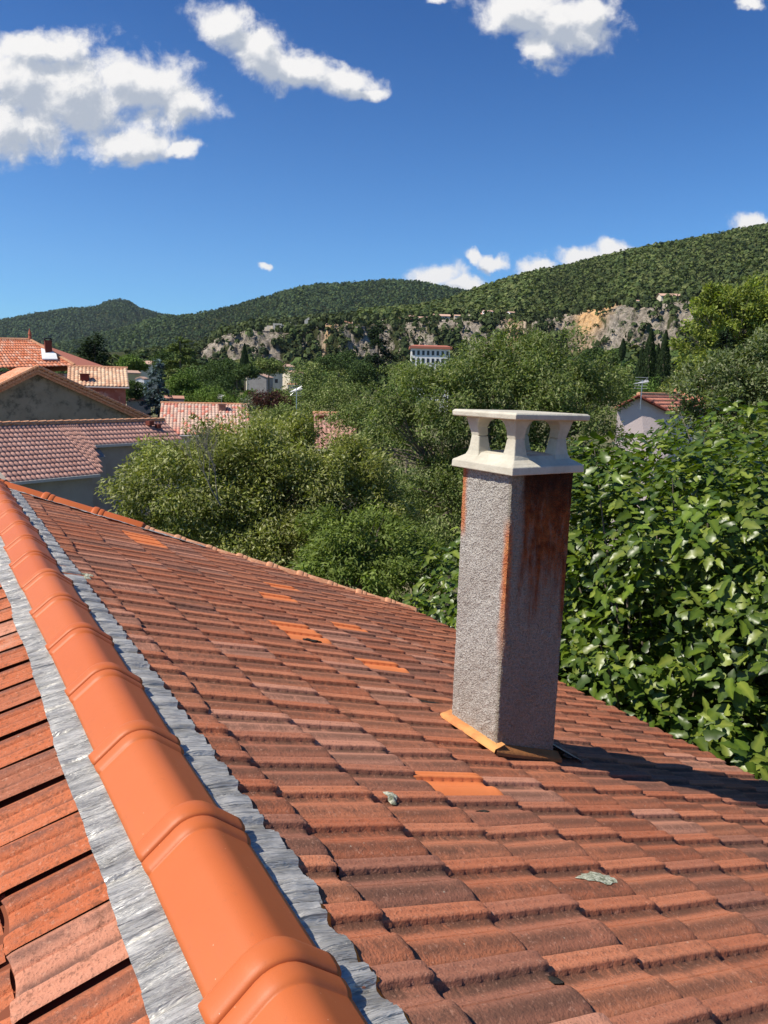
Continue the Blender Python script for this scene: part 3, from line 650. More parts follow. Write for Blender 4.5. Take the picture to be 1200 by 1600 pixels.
V, F = ridge_mesh(SL)
pr = mesh_np('ridge_tile', V, F, M['ridge'], house, smooth=True)
md = pr.modifiers.new('thick', 'SOLIDIFY'); md.thickness = .010; md.offset = -1
nmb = MB(); nmb.tube([(0, SL-.160, -.004), (0, SL-.160, .0050)], [.0055, .0050], 8)
nail0 = nmb.build('nail', M['soot'], pr)
n_ridge = int((D1y-NY)/SL)+4
for i in range(-2, n_ridge):
    if i == -2: o = pr; 
    else:
        o = pr.copy(); link(o, house); nn = nail0.copy(); link(nn, o)
    o.location = (rng.normal(0, .003), NY+.160-SL+SL*i, ZR+rng.normal(0, .002)); o.rotation_euler = (rng.normal(0, .004), 0, rng.normal(0, .006))
    if NY+SL*i > D1y-.1: o.location[1] = D1y-SL*1.0; 
    if NY+SL*i > D1y+.3:
        pass
# hip tiles down the far edge: three new, then old thin ones
hv = np.array([EX, D2y-D1y, -EX*tan(TH)]); hl = np.linalg.norm(hv); hd = hv/hl
def place_hip(o, s):
    p = np.array([0, D1y, AZ])+hd*s; t = Vector(tuple(-hd)); o.rotation_euler = t.to_track_quat('Y', 'Z').to_euler(); o.location = tuple(p)
for i in range(3):
    o = pr.copy(); link(o, house); nn = nail0.copy(); link(nn, o)
    place_hip(o, .04+SL*(i+1)*.98); o.location[2] += .075
V, F = ridge_mesh(.36, .075, .05, 12)
po = None
sidx = .04+SL*3*.98
k = 0
while sidx+.30 < hl+.2:
    if po is None:
        o = po = mesh_np('hip_tile', V*np.array([1, 1, .9]), F, M['ridge_old'], house, smooth=True)
        md = po.modifiers.new('thick', 'SOLIDIFY'); md.thickness = .012; md.offset = -1
    else: o = po.copy(); link(o, house)
    place_hip(o, sidx+.36); o.location[2] += .035+rng.normal(0, .004); sidx += .335; k += 1
po['label'] = 'old faded clay hip tile'
# crinkled flashing strips beside the ridge -----------------------------------
def strip(side, x0, x1, y0, y1, name='flashing'):
    th = TH if side > 0 else THL
    nx, ny = 9, int((y1-y0)/.0030); ys = np.linspace(y0, y1, ny)
    edge = x1+.008*noise2(ys*9, ys*0, 31+side)+.0015*noise2(ys*50, ys*0, 33)
    V = np.zeros((ny, nx, 3)); 
    for i in range(nx):
        t = i/(nx-1); x = x0+(edge-x0)*t
        ph = ((YB-ys)/TW) % 1.0 if side > 0 else ((ys-1.62)/TW) % 1.0
        prof_ = np.interp(ph, pv, pz)
        wr = .0022*noise2(ys*75, ys*0+t*.8, 35)+.0030*noise2(ys*190+t*1, ys*0, 36)+.0012*noise2(ys*420+t*2, ys*0, 39)+.003*noise2(ys*14, ys*0+t*3, 37)
        wr = wr*(.3+.7*min(1, t*2))
        h = (.020+.014*t if side < 0 else .014+(tile_h(np.minimum(x, .333)+0*ys, ys)+.014-.014)*min(1, t*1.8))+wr+(prof_*t*.8 if side < 0 else 0)
        V[:, i, 0] = side*(x+h*sin(th)); V[:, i, 1] = ys+.003*noise2(ys*8+t*2, ys*0, 38); V[:, i, 2] = AZ-x*tan(th)+h*cos(th)
    V = V.reshape(-1, 3); F = grid_faces(ny, nx)
    if side > 0: F = F[:, ::-1]
    return mesh_np(name, V, F, M['flash'], house, smooth=True)
strip(-1, .075, .190, .2, D1y+.0); strip(1, .075, .215, .93+.42, D1y-.05); o = strip(1, .085, .195, -.3, 1.36)
# orange foam lip of the near flashing
ys = np.linspace(.3, 1.34, 160); V = []
for y in ys:
    ph = ((YB-y)/TW) % 1.0; pz_ = float(np.interp(ph, pv, pz)); e = .195+.006*float(noise2(np.array(y*9.), np.array(0.), 32))
    for dx, dh in ((-.004, .036), (.010, .034), (.010, .018)): V.append(rp(e+dx, y, dh-.036+.010+float(tile_h(.197, y))))
mesh_np('foam_seal', np.array(V), grid_faces(160, 3), M['foam'], house)
# flashing under the hip tiles
V = []; n = 150
for i in range(n):
    s = .1+i/n*2.1; p = np.array([0, D1y, AZ])+hd*s
    for t in np.linspace(0, 1, 5):
        off_ = np.array([-.02, -1, 0])*(.05+.095*t+.012*float(noise2(np.array(s*14.), np.array(t), 41))*t); q_ = p+off_; q_[2] = AZ-q_[0]*tan(TH)+.036+.005*float(noise2(np.array(s*60.), np.array(t*2.), 42)); V.append(q_)
mesh_np('flashing', np.array(V), grid_faces(n, 5), M['flash'], house, smooth=True)
# lichen and moss patches on single tiles ------------------------------------
def patch(px, py, rx, ry, mat, name, lab):
    P = slope_unproj(px, py); n = 26; P[0] -= .02; V = [rp(P[0], P[1], .013+float(tile_h(P[0], P[1])))]
    for k in range(n):
        a = 2*pi*k/n; w_ = 1+.14*math.sin(3*a+px)+.08*math.sin(7*a+py)+.06*math.sin(11*a)
        x, y = P[0]+rx*w_*cos(a), P[1]+ry*w_*sin(a); V.append(rp(x, y, .007+float(tile_h(x, y))))
    V = np.array(V)
    F = np.array([(0, k+1, (k+1) % n+1) for k in range(n)])
    o = mesh_np(name, V, F, M[mat], house); o['label'] = lab; return o
patch(935, 1383, .066, .044, 'lichen', 'lichen_patch', 'large pale grey-green lichen patch on a tile')
patch(616, 1254, .020, .030, 'lichen', 'lichen_patch', 'small pale lichen patch left of the new orange tile')
patch(138, 907, .04, .05, 'lichen', 'lichen_patch', 'flat pale lichen patch near the ridge')
patch(760, 1275, .028, .016, 'moss', 'moss_patch', 'black moss tuft under the new orange tile')
patch(876, 1547, .022, .018, 'moss', 'moss_patch', 'black moss spot on a near tile')
patch(491, 1007, .06, .03, 'moss', 'moss_patch', 'black moss under the pair of new tiles')
patch(672, 1101, .10, .025, 'moss', 'moss_patch', 'long black gap of moss beside the chimney')
# ------------------------------------------------------------------ chimney
CH = (chx0, chy0, AZ+.56965*1.3); cw, cd_ = chx1-chx0, chy1-chy0
H = 1.62
def rough_box():
    n = 46; nz_ = 190; V = []; F = []; base = 0
    for (o_, du, dv_, nn_) in (((0, 0), (1, 0), 0, (0, -1)), ((1, 0), (0, 1), 0, (1, 0)), ((1, 1), (-1, 0), 0, (0, 1)), ((0, 1), (0, -1), 0, (-1, 0))):
        u = np.linspace(0, 1, n)[:, None]; z = np.linspace(0, -H, nz_)[None, :]
        x = (o_[0]+du[0]*u)*cw+0*z; y = (o_[1]+du[1]*u)*cd_+0*z; zz = z+0*u
        a = noise2(x*70+y*71, zz*70, 51)+noise2(x*160-y*150, zz*170, 52)*.8+.9*noise2(x*12+y*11, zz*9, 53)
        am = .0030*(.35+.65*np.clip(np.minimum(u, 1-u)*14, 0, 1))
        cen = np.array([cw/2, cd_/2]); gx = (x-cen[0])/(cw/2); gy = (y-cen[1])/(cd_/2)
        x = x+gx*a*am; y = y+gy*a*am
        rd = .007; # rounded corners
        ex = np.clip((np.abs(gx)*cw/2-(cw/2-rd))/rd, 0, 1)*np.clip((np.abs(gy)*cd_/2-(cd_/2-rd))/rd, 0, 1)
        x = x-np.sign(gx)*ex*rd*.3; y = y-np.sign(gy)*ex*rd*.3
        V.append(np.stack([x, y, zz], -1).reshape(-1, 3)); F.append(grid_faces(n, nz_, base)); base += n*nz_
    return np.concatenate(V), np.concatenate(F)
V, F = rough_box(); V[:, 0] += V[:, 2]*.004; 
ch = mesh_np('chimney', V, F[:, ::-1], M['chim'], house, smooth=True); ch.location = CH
ch['label'] = 'tall square rough-cast concrete chimney with brown rust stains and a pale cap'
ch_top = 0.0
capc = (cw/2, cd_/2)
def ringbox(mb, levels, cx, cy):
    """stack of rectangular rings (z, half x, half y)"""
    vs = [(cx+sx*hx, cy+sy*hy, z) for z, hx, hy in levels for sx, sy in ((-1, -1), (1, -1), (1, 1), (-1, 1))]; n = len(levels); fs = [(3, 2, 1, 0)]
    for i in range(n-1):
        for k in range(4): fs.append((i*4+k, i*4+(k+1) % 4, (i+1)*4+(k+1) % 4, (i+1)*4+k))
    fs.append(tuple((n-1)*4+k for k in range(4))); mb.add(vs, fs)
mb = MB(); hx, hy = .216, .213
# base slab with a sloping top and an opening, as a ring of four mitred beams
def ring_beam(mb, prof_):
    """prof_: list of (inset from outer edge, z) closed section swept round the square"""
    n = len(prof_); vs = []
    for sx, sy in ((-1, -1), (1, -1), (1, 1), (-1, 1)):
        for ins, z in prof_: vs.append((capc[0]+sx*(hx-ins), capc[1]+sy*(hy-ins), z))
    fs = []
    for c in range(4):
        for k in range(n): fs.append((c*n+k, ((c+1) % 4)*n+k, ((c+1) % 4)*n+(k+1) % n, c*n+(k+1) % n))
    mb.add(vs, fs)
ring_beam(mb, [(0, 0), (.002, .034), (.045, .058), (.066, .074), (.105, .080), (.125, .074), (.13, 0)])
cap = bevel(mb.build('chimney_cap', M['cap'], ch), .004); cap.rotation_euler = (0, 0, rad(1.2)); cap['label'] = 'pale concrete chimney cap on four waisted pillars'
for sx, sy in ((-1, -1), (1, -1), (1, 1), (-1, 1)):
    mb = MB(); lv = [(.030, .100, .165), (.046, .074, .155), (.060, .056, .148), (.080, .045, .148), (.105, .039, .150), (.146, .033, .152), (.149, .028, .152), (.152, .033, .152), (.19, .037, .152), (.212, .044, .150), (.226, .054, .15), (.236, .068, .145)]
    vs = []
    for z, h_, c_ in lv:
        # outer faces lean along the cap flare, inner faces swell like an arch
        ox = hx-.012-(.045 if z > .05 else .0)-.0
        out_ = np.interp(z, [.036, .058, .085, .15, .236], [.212, .172, .160, .153, .174])
        wd_ = h_
        for ax, ay in ((0, 0), (1, 0), (1, 1), (0, 1)):
            px_ = out_-ax*2*wd_*.85; py_ = out_*hy/hx-ay*2*wd_*.85
            vs.append((capc[0]+sx*px_, capc[1]+sy*py_, z))
    n = len(lv); fs = [(3, 2, 1, 0)]+[(i*4+k, i*4+(k+1) % 4, (i+1)*4+(k+1) % 4, (i+1)*4+k) for i in range(n-1) for k in range(4)]+[tuple((n-1)*4+k for k in range(4))]
    if sx*sy < 0: fs = [f[::-1] for f in fs]
    mb.add(vs, fs); o = bevel(mb.build('pillar', M['cap'], ch), .005); o.rotation_euler = cap.rotation_euler
mb = MB(); ringbox(mb, [(.235, .208, .206), (.238, .220, .218), (.258, .222, .220), (.266, .213, .211)], *capc)
o = bevel(mb.build('cap_slab', M['cap'], ch), .003); o.rotation_euler = (0, rad(.6), rad(1.2))
# clay fillets round the foot: they follow the roof plane
def fillet(pts_in, pts_out, h_in, h_out, mat, name='fillet', lab=None):
    V = []
    n = len(pts_in)
    for (x, y), (X, Y) in zip(pts_in, pts_out):
        V += [rp(x, y, h_in), rp((x+X)/2, (y+Y)/2, h_in*.45+h_out*.55), rp(X, Y, h_out), rp(X, Y, h_out-.016)]
    o = mesh_np(name, np.array(V), grid_faces(n, 4), mat, house)
    if lab: o['label'] = lab
    return o
ny_ = 8; t_ = np.linspace(0, 1, ny_)
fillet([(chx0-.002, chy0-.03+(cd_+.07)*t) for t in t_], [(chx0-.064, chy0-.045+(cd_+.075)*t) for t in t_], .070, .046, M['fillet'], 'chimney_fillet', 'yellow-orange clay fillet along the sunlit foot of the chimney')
fillet([(chx0-.03+(cw+.03)*t, chy0-.002) for t in t_], [(chx0-.06+(cw+.05)*t, chy0-.055) for t in t_], .060, .038, M['fillet_shade'], 'chimney_fillet', 'clay fillet with shade painted in brown along the shaded foot of the chimney')
fillet([(chx1+.0, chy0-.03+(cd_+.06)*t) for t in t_], [(chx1+.14, chy0-.05+(cd_+.08)*t) for t in t_], .075, .040, M['zinc'], 'flashing', 'flat grey zinc sheet at the lower foot of the chimney')
# a few pale tiles below the chimney
# ------------------------------------------------------------------ fig tree beyond the eaves
fig = empty('fig_tree', (6.6, 4.0, 0), label='large fig tree with big glossy lobed leaves crowding the eaves on the right', cat='tree')
def fig_leaf():
    # outline half (x across, y along), three to five lobes
    half = [(0, 0), (.13, -.03), (.25, .06), (.31, .20), (.25, .33), (.22, .41), (.28, .52), (.26, .64), (.19, .72), (.15, .82), (.08, .94), (0, 1.04)]
    mid = [(0, 0), (0, .10), (0, .22), (0, .34), (0, .46), (0, .58), (0, .70), (0, .82), (0, 1.04)]
    return half, mid
def fig_leaves(P, T, Nn, size):
    half, _ = fig_leaf(); h = np.array(half[1:-1]); n = len(P); B = np.cross(Nn, T); B /= np.linalg.norm(B, axis=1, keepdims=True)+1e-9
    # vertices: spine 4 (base, .33,.62, tip), left outline, right outline
    spine = np.array([(0, 0), (0, .30), (0, .58), (0, 1.04)]); q = len(h)
    pts = np.concatenate([spine, h, h*np.array([-1, 1])])
    x = pts[:, 0][None]; y = pts[:, 1][None]; curl = rng.uniform(.10, .85, (n, 1)); fold = rng.uniform(.10, .75, (n, 1)); rip = rng.uniform(-.08, .08, (n, 1))
    z = -curl*(y**2)*.45+fold*np.abs(x)*.9+rip*np.sin(y*9)*np.sign(x)*np.abs(x)*2-.25*fold*x*x*4
    s = size[:, None]
    V = P[:, None]+s[..., None]*(x[..., None]*B[:, None]*rng.uniform(.85, 1.1, (n, 1, 1))+y[..., None]*T[:, None]+z[..., None]*Nn[:, None])
    S0, S1, S2, S3 = 0, 1, 2, 3; l0 = 4; r0 = 4+q
    f3 = []
    # left fan: outline indices 0..q-1
    def fan(b0, flip):
        seg = [(S0, b0+0, b0+1), (S0, b0+1, S1), (b0+1, b0+2, S1), (b0+2, b0+3, S1), (S1, b0+3, b0+4), (S1, b0+4, S2), (b0+4, b0+5, S2), (b0+5, b0+6, S2), (b0+6, b0+7, S2), (S2, b0+7, b0+8), (S2, b0+8, S3), (b0+8, b0+9, S3)]
        return [t[::-1] if flip else t for t in seg]
    f3 = np.array(fan(l0, False)+fan(r0, True)); nv = len(pts)
    F = (np.arange(n)[:, None, None]*nv+f3[None]).reshape(-1, 3)
    return V.reshape(-1, 3), F, nv
figlobes = np.array([(7.0, 3.9, 4.85, 2.75, 3.1, 2.5), (6.1, 7.3, 4.0, 2.0, 1.9, 2.0), (8.4, 1.2, 4.8, 2.6, 2.6, 2.55), (8.8, 6.0, 5.0, 2.5, 2.6, 2.6), (5.6, 4.6, 3.8, 1.55, 2.2, 1.9), (5.9, 1.6, 3.6, 1.7, 2.4, 1.9), (6.1, 5.7, 5.25, 1.65, 1.9, 2.0)])
nc = 6400
wl = figlobes[:, 3]*figlobes[:, 4]; wl /= wl.sum(); li = rng.choice(len(figlobes), nc, p=wl); lb = figlobes[li]
d = rdir(nc); d[:, 2] = np.where(d[:, 2] < -.5, -d[:, 2], d[:, 2]); shell = .72+.32*rng.random(nc)**.8; inner = rng.random(nc) < .27; shell[inner] = rng.uniform(.42, .74, inner.sum())
C = lb[:, :3]+d*lb[:, 3:]*shell[:, None]
ok = ~((C[:, 0] < EX+.12) & (C[:, 1] < D2y+.2)) & (C[:, 2] > 1.5)
gp_ = noise2(C[:, 1]*3.2+C[:, 0]*1.3, C[:, 2]*3.4, 61)+.5*noise2(C[:, 1]*8, C[:, 2]*8+C[:, 0]*5, 62); ok &= (gp_ > -.55) | inner
C = C[ok]; d = d[ok]; d[:, 2] += .45; d /= np.linalg.norm(d, axis=1, keepdims=True)
tips = C
PP, TT, NN, SS, CC = [], [], [], [], []
for c, ax in zip(C, d):
    m_ = rng.integers(6, 11); a0 = rng.uniform(0, 6.28)
    e1 = np.cross(ax, [.3, .2, 1.0]); e1 /= np.linalg.norm(e1); e2 = np.cross(ax, e1); tone = rng.uniform(.75, 1.25)
    for k in range(m_):
        a = a0+k*2.4; tiltv = rng.uniform(-.25, .75); t = (cos(a)*e1+sin(a)*e2)*1.0+ax*tiltv; t[2] -= rng.uniform(-.05, .45); t /= np.linalg.norm(t)
        nn_ = ax*.8+np.array([0, 0, .35])+rdir(1)[0]*.75; nn_ -= t*np.dot(nn_, t); nn_ /= np.linalg.norm(nn_)+1e-9
        PP.append(c+t*rng.uniform(.03, .09)-ax*.03*k*.6); TT.append(t); NN.append(nn_); SS.append(rng.uniform(.08, .165)); CC.append(np.array([(.056, .098, .012), (.080, .130, .015), (.038, .072, .010), (.125, .170, .026)][rng.integers(0, 4)])*tone*rng.uniform(.85, 1.15))
PP, TT, NN, SS, CC = map(np.array, (PP, TT, NN, SS, CC))
bad = (PP[:, 0] < EX+.02) & (PP[:, 1] < D2y+.2) & (PP[:, 2] < AZ-EX*tan(TH)+.05)
PP, TT, NN, SS, CC = PP[~bad], TT[~bad], NN[~bad], SS[~bad], CC[~bad]
V, F, nv = fig_leaves(PP, TT, NN, SS)
fcol = np.repeat(CC, nv, 0).reshape(-1, nv, 3); fcol[:, :4] *= np.array([1.7, 1.5, 1.5]); fcol = fcol.reshape(-1, 3)
fo = mesh_np('crown', V-np.array([6.6, 4, 0]), F, M['fig'], fig, cols=fcol, smooth=True)
mb = MB(); mb.tube([(0, 0, 0), (.05, .05, 1.0), (.0, .1, 1.7)], [.26, .2, .17], 9)
sel = tips[rng.choice(len(tips), 150, replace=False)]-np.array([6.6, 4, 0])
hubs = [np.array([(-1.0+2.2*rng.random()), (-1.8+3.6*rng.random()), 2.4+1.2*rng.random()]) for _ in range(9)]
for h_ in hubs: branches(mb, (0, .1, 1.7), [h_], .11)
for t in sel:
    h_ = min(hubs, key=lambda q: np.linalg.norm(q-t)); branches(mb, h_, [t], .032)
mb.build('trunk', M['bark'], fig)

# ------------------------------------------------------------------ trees of the middle distance
YG = [(.180, .205, .040), (.225, .24, .052), (.140, .172, .038), (.38, .385, .18)]
MG = [(.13, .175, .045), (.165, .205, .06), (.10, .145, .04), (.24, .265, .11)]
DG = [(.06, .10, .03), (.08, .12, .038), (.048, .075, .027)]
BG = [(.10, .17, .036), (.125, .20, .045), (.08, .13, .032)]
def big_tree(name, cx, r, lobes_px, nleaf, ln, wd, pal, label, droop=.5, clumps=140, cr=.25, base=None, seed=1, extra=None):
    """lobes_px: (px x, px y, radius px across, radius px up, depth shift m)"""
    c0 = at(cx, 700, r); root = empty(name, (c0[0], c0[1], 0), label=label, cat='tree'); k = r/FPX/cos(PITCH)*1.02
    lobes = []
    for (x, y, rx, ry, dd) in lobes_px:
        p = at(x, y, r+dd); kk = (r+dd)/FPX; lobes.append((p[0]-c0[0], p[1]-c0[1], p[2], rx*kk, rx*kk, ry*kk))
    crown_obj('crown', lobes, nleaf, ln, wd, pal, root, droop=droop, clumps=clumps, cr=cr)
    mb = MB(); L0 = np.array(lobes); zc = L0[:, 2].mean(); fork = np.array([0, 0, max(1.2, zc-L0[:, 5].max()*.9)])
    mb.tube([(0, 0, 0), (.05, 0, fork[2]*.5), fork], [.045*L0[:, 3].max()+.08, .035*L0[:, 3].max()+.07, .03*L0[:, 3].max()+.06], 8)
    for l in L0:
        c = l[:3]; branches(mb, fork, [c], .09)
        tips_ = c+rdir(14)*l[3:]*.8; tips_[:, 2] = np.maximum(tips_[:, 2], fork[2]+.2); branches(mb, c*.6+fork*.4, list(tips_), .035)
    mb.build('trunk', M['bark'], root)
    return root
big_tree('hackberry_tree', 400, 12.5, [(300, 780, 118, 112, 0), (410, 755, 130, 112, .5), (500, 770, 120, 112, .3), (330, 860, 120, 90, -.3), (460, 860, 130, 90, -.3), (575, 815, 80, 82, 0), (230, 810, 64, 58, 0), (250, 870, 70, 55, 0)],
         130000, .074, .026, YG, 'broad yellow-green tree behind the far hip of the roof, leftmost of the big crowns', clumps=420, cr=.21)
big_tree('hackberry_tree', 760, 19, [(655, 682, 92, 106, 0), (690, 850, 80, 80, -1), (768, 640, 112, 118, 0), (835, 620, 125, 108, .5), (888, 695, 82, 105, -.5), (700, 790, 120, 90, -.5), (800, 760, 120, 100, 0), (610, 660, 62, 66, 0), (880, 790, 90, 90, 0), (935, 610, 42, 62, 1.5)],
         125000, .100, .036, MG, 'tallest dense green tree behind the chimney cap, above the other crowns', clumps=420, cr=.20)
big_tree('hackberry_tree', 590, 11.0, [(560, 850, 85, 70, 0), (630, 880, 70, 60, .5), (560, 900, 110, 50, -.2), (520, 885, 60, 45, 0)],
         26000, .082, .027, [(.16, .22, .045), (.20, .25, .06), (.12, .17, .04)], 'small bright green tree low down between the hip and the chimney', clumps=110, cr=.28)
# bare grey branches in the left tree
mb = MB(); p0 = at(345, 790, 10.6)
def twig(p, d_, l, r_, lev):
    q_ = p+d_*l; mb.tube([p, (p+q_)/2+rdir(1)[0]*l*.05, q_], [r_, r_*.7, r_*.5], 5)
    if lev:
        for _ in range(4 if lev > 1 else 5):
            dd_ = d_+rdir(1)[0]*.55; dd_[2] += .15; twig(p+d_*l*rng.uniform(.55, 1), dd_/np.linalg.norm(dd_), l*rng.uniform(.55, .8), r_*.5, lev-1)
bd = at(295, 690, 10.6)-p0; bd /= np.linalg.norm(bd); twig(p0, bd, .55, .012, 3); twig(p0+bd*.1, (bd+np.array([.3, -.2, .3]))/1.2, .5, .010, 3)
tw = [o for o in bpy.data.objects if o.name == 'hackberry_tree'][0]
bo = mb.build('dead_branch', M['twig'], tw); bo.location = tuple(-np.array(tw.location)); bo['label'] = 'bare grey dead branches at the left of the crown'

# right-hand trees
big_tree('oak_tree', 1130, 24, [(1100, 630, 62, 56, 0), (1150, 620, 80, 64, 0), (1210, 590, 70, 62, 1), (1110, 670, 70, 50, 0), (1210, 660, 90, 70, 0), (1280, 620, 90, 80, 1)],
         40000, .13, .055, [(.11, .145, .05), (.145, .18, .065), (.085, .12, .045), (.24, .26, .14)], 'grey-green bushy tree at the right edge above the fig tree', clumps=150, cr=.26, droop=.2)
big_tree('poplar_tree', 1150, 62, [(1110, 500, 34, 52, 0), (1150, 480, 46, 42, 0), (1190, 500, 52, 56, 2), (1100, 550, 40, 42, 0), (1160, 560, 50, 46, 0), (1230, 520, 60, 70, 3), (1080, 575, 34, 30, 0)],
         34000, .30, .15, [(.20, .25, .045), (.26, .29, .06), (.15, .20, .045)], 'tall light yellow-green trees below the bare cliff at the right edge', clumps=150, cr=.24, droop=0)
def simple_tree(name, x, ytop, wpx, r, pal, label, hpx=None, nleaf=2600, group=None, kind='round', mat='far_leaf', ybot=None, lsz=None):
    p = at(x, ytop, r); k = r/FPX; g = float(terr(math.atan2(p[0]-CAM[0], p[1]-CAM[1]), r)); W = wpx*k/2; hh = (hpx or wpx)*k
    root = empty(name, (p[0], p[1], g), label=label, cat='tree', group=group); zt_ = p[2]-g; zb_ = max(zt_-hh, .5)
    ls = lsz or max(.10, 2.6*k)
    if kind == 'round':
        lobes = [(rng.uniform(-.45, .45)*W, rng.uniform(-.45, .45)*W, zb_+(zt_-zb_)*q, W*f_, W*f_, (zt_-zb_)*.30) for q, f_ in ((.30, .78), (.35, .85), (.5, .8), (.62, .72), (.70, .6), (.45, .85))]
        V, F, c = crown(lobes, nleaf, ls, ls*.8, pal, droop=.1, clumps=100, cr=.34, shell=.6, fill=.25)
    elif kind == 'column':
        t = rng.random(nleaf); rr_ = W*np.sin(np.clip(t*.93+.07, 0, 1)*pi)**.55*np.where(t > .5, 1-(t-.5)*1.1, 1)*rng.uniform(.75, 1.05, nleaf); a = rng.uniform(0, 2*pi, nleaf)
        P = np.stack([rr_*np.cos(a), rr_*np.sin(a), zb_+(zt_-zb_)*t], -1); T = np.stack([np.cos(a)*.25, np.sin(a)*.25, np.ones(nleaf)], -1); T /= np.linalg.norm(T, axis=1, keepdims=True)
        Nn = np.stack([np.cos(a), np.sin(a), 0*a+.2], -1)+rdir(nleaf)*.4; Nn -= T*np.sum(Nn*T, 1, keepdims=True); Nn /= np.linalg.norm(Nn, axis=1, keepdims=True)
        V, F = leaf_quads(P, Nn, T, ls*1.6, ls*.7); c = np.repeat(np.array(pal)[rng.choice(len(pal), nleaf)]*rng.uniform(.7, 1.3, (nleaf, 1)), 4, 0)
    else:   # conifer: tiers of boughs, uneven
        nb = 70 if kind == 'conifer' else 46; b_t = np.sort(rng.random(nb))**(.8); b_a = rng.uniform(0, 2*pi, nb); bl = W*(1-b_t)**(.75 if kind == 'conifer' else .5)*rng.uniform(.65, 1.15, nb)+W*.06
        bi = rng.choice(nb, nleaf, p=bl/bl.sum()); u = rng.random(nleaf)**.7; dr = -.25*bl[bi]*u*u if kind == 'conifer' else .05*bl[bi]*u
        P = np.stack([np.cos(b_a[bi])*bl[bi]*u, np.sin(b_a[bi])*bl[bi]*u, zb_+(zt_-zb_)*b_t[bi]+dr+.06*W*(1-u)], -1)+rng.normal(size=(nleaf, 3))*W*.055*np.array([1, 1, .7])
        T = np.stack([np.cos(b_a[bi]), np.sin(b_a[bi]), 0*u-.2], -1)+rdir(nleaf)*.6; T /= np.linalg.norm(T, axis=1, keepdims=True); Nn = rdir(nleaf)*.5+np.array([0, 0, 1.]); Nn -= T*np.sum(Nn*T, 1, keepdims=True); Nn /= np.linalg.norm(Nn, axis=1, keepdims=True)
        V, F = leaf_quads(P, Nn, T, ls*1.9, ls*.95); c = np.repeat(np.array(pal)[rng.choice(len(pal), nleaf)]*rng.uniform(.7, 1.3, (nleaf, 1)), 4, 0)
    mesh_np('crown', V, F, M[mat], root, cols=c)
    mb = MB(); mb.tube([(0, 0, 0), (0, 0, zb_+(zt_-zb_)*(.4 if kind == 'round' else .92))], [max(.12, W*.07), max(.05, W*.02)], 6); mb.build('trunk', M['bark'], root); return root
CON = [(.028, .048, .022), (.036, .060, .026), (.022, .036, .018)]; SPR = [(.07, .105, .11), (.095, .135, .145), (.05, .075, .08)]; CED = [(.11, .15, .04), (.085, .12, .035), (.14, .18, .05)]
CYP = [(.022, .038, .016), (.032, .052, .020), (.040, .062, .022)]; BRT = [(.095, .155, .03), (.12, .18, .04)]; RED = [(.065, .028, .022), (.09, .04, .03), (.045, .022, .02)]; OLV = [(.16, .18, .12), (.20, .22, .15), (.12, .14, .09)]
simple_tree('pine_tree', 147, 519, 86, 105, CON, 'dark broad conifer behind the straw-coloured roof', 64, 4200, kind='conifer')
simple_tree('spruce_tree', 246, 564, 58, 62, [(c_[0]*1.5, c_[1]*1.5, c_[2]*1.5) for c_ in SPR], 'blue-grey spruce beside the variegated roof', 90, 4200, kind='conifer')
simple_tree('cedar_tree', 281, 527, 66, 120, CED, 'light green open cedar standing above the dark round trees', 64, 2600, kind='cedar')
simple_tree('cedar_tree', 592, 502, 84, 150, CON, 'dark cedar with flat tiers in front of the middle cliff', 100, 4600, kind='conifer')
simple_tree('cypress_tree', 382, 540, 12, 190, CYP, 'single slim cypress left of the village roofs', 48, 1100, kind='column')
simple_tree('cypress_tree', 1018, 517, 21, 78, CYP, 'tallest cypress of the row, at its left end', 95, 2200, kind='column', group='cypresses behind the pink house')
simple_tree('cypress_tree', 1041, 519, 20, 76, CYP, 'rightmost cypress of the row behind the pink house', 98, 2200, kind='column', group='cypresses behind the pink house')
simple_tree('cypress_tree', 1029, 540, 15, 80, CYP, 'shorter cypress wedged between two taller ones', 75, 1500, kind='column', group='cypresses behind the pink house')
simple_tree('cypress_tree', 1004, 545, 15, 79, CYP, 'short cypress just left of the tall cypress row', 70, 1500, kind='column', group='cypresses behind the pink house')
simple_tree('cypress_tree', 974, 532, 9, 160, CYP, 'small far cypress standing alone below the ochre cliff', 30, 700, kind='column')
simple_tree('fir_tree', 1138, 512, 66, 48, CON, 'dark fir in front of the yellow-green trees at the right', 85, 4200, kind='conifer')
simple_tree('smoke_bush', 424, 604, 66, 48, RED, 'round dark red-leaved bush above the left tree', 46, 2600)
simple_tree('olive_tree', 400, 612, 44, 52, OLV, 'small silvery olive tree beside the red bush', 34, 1300)
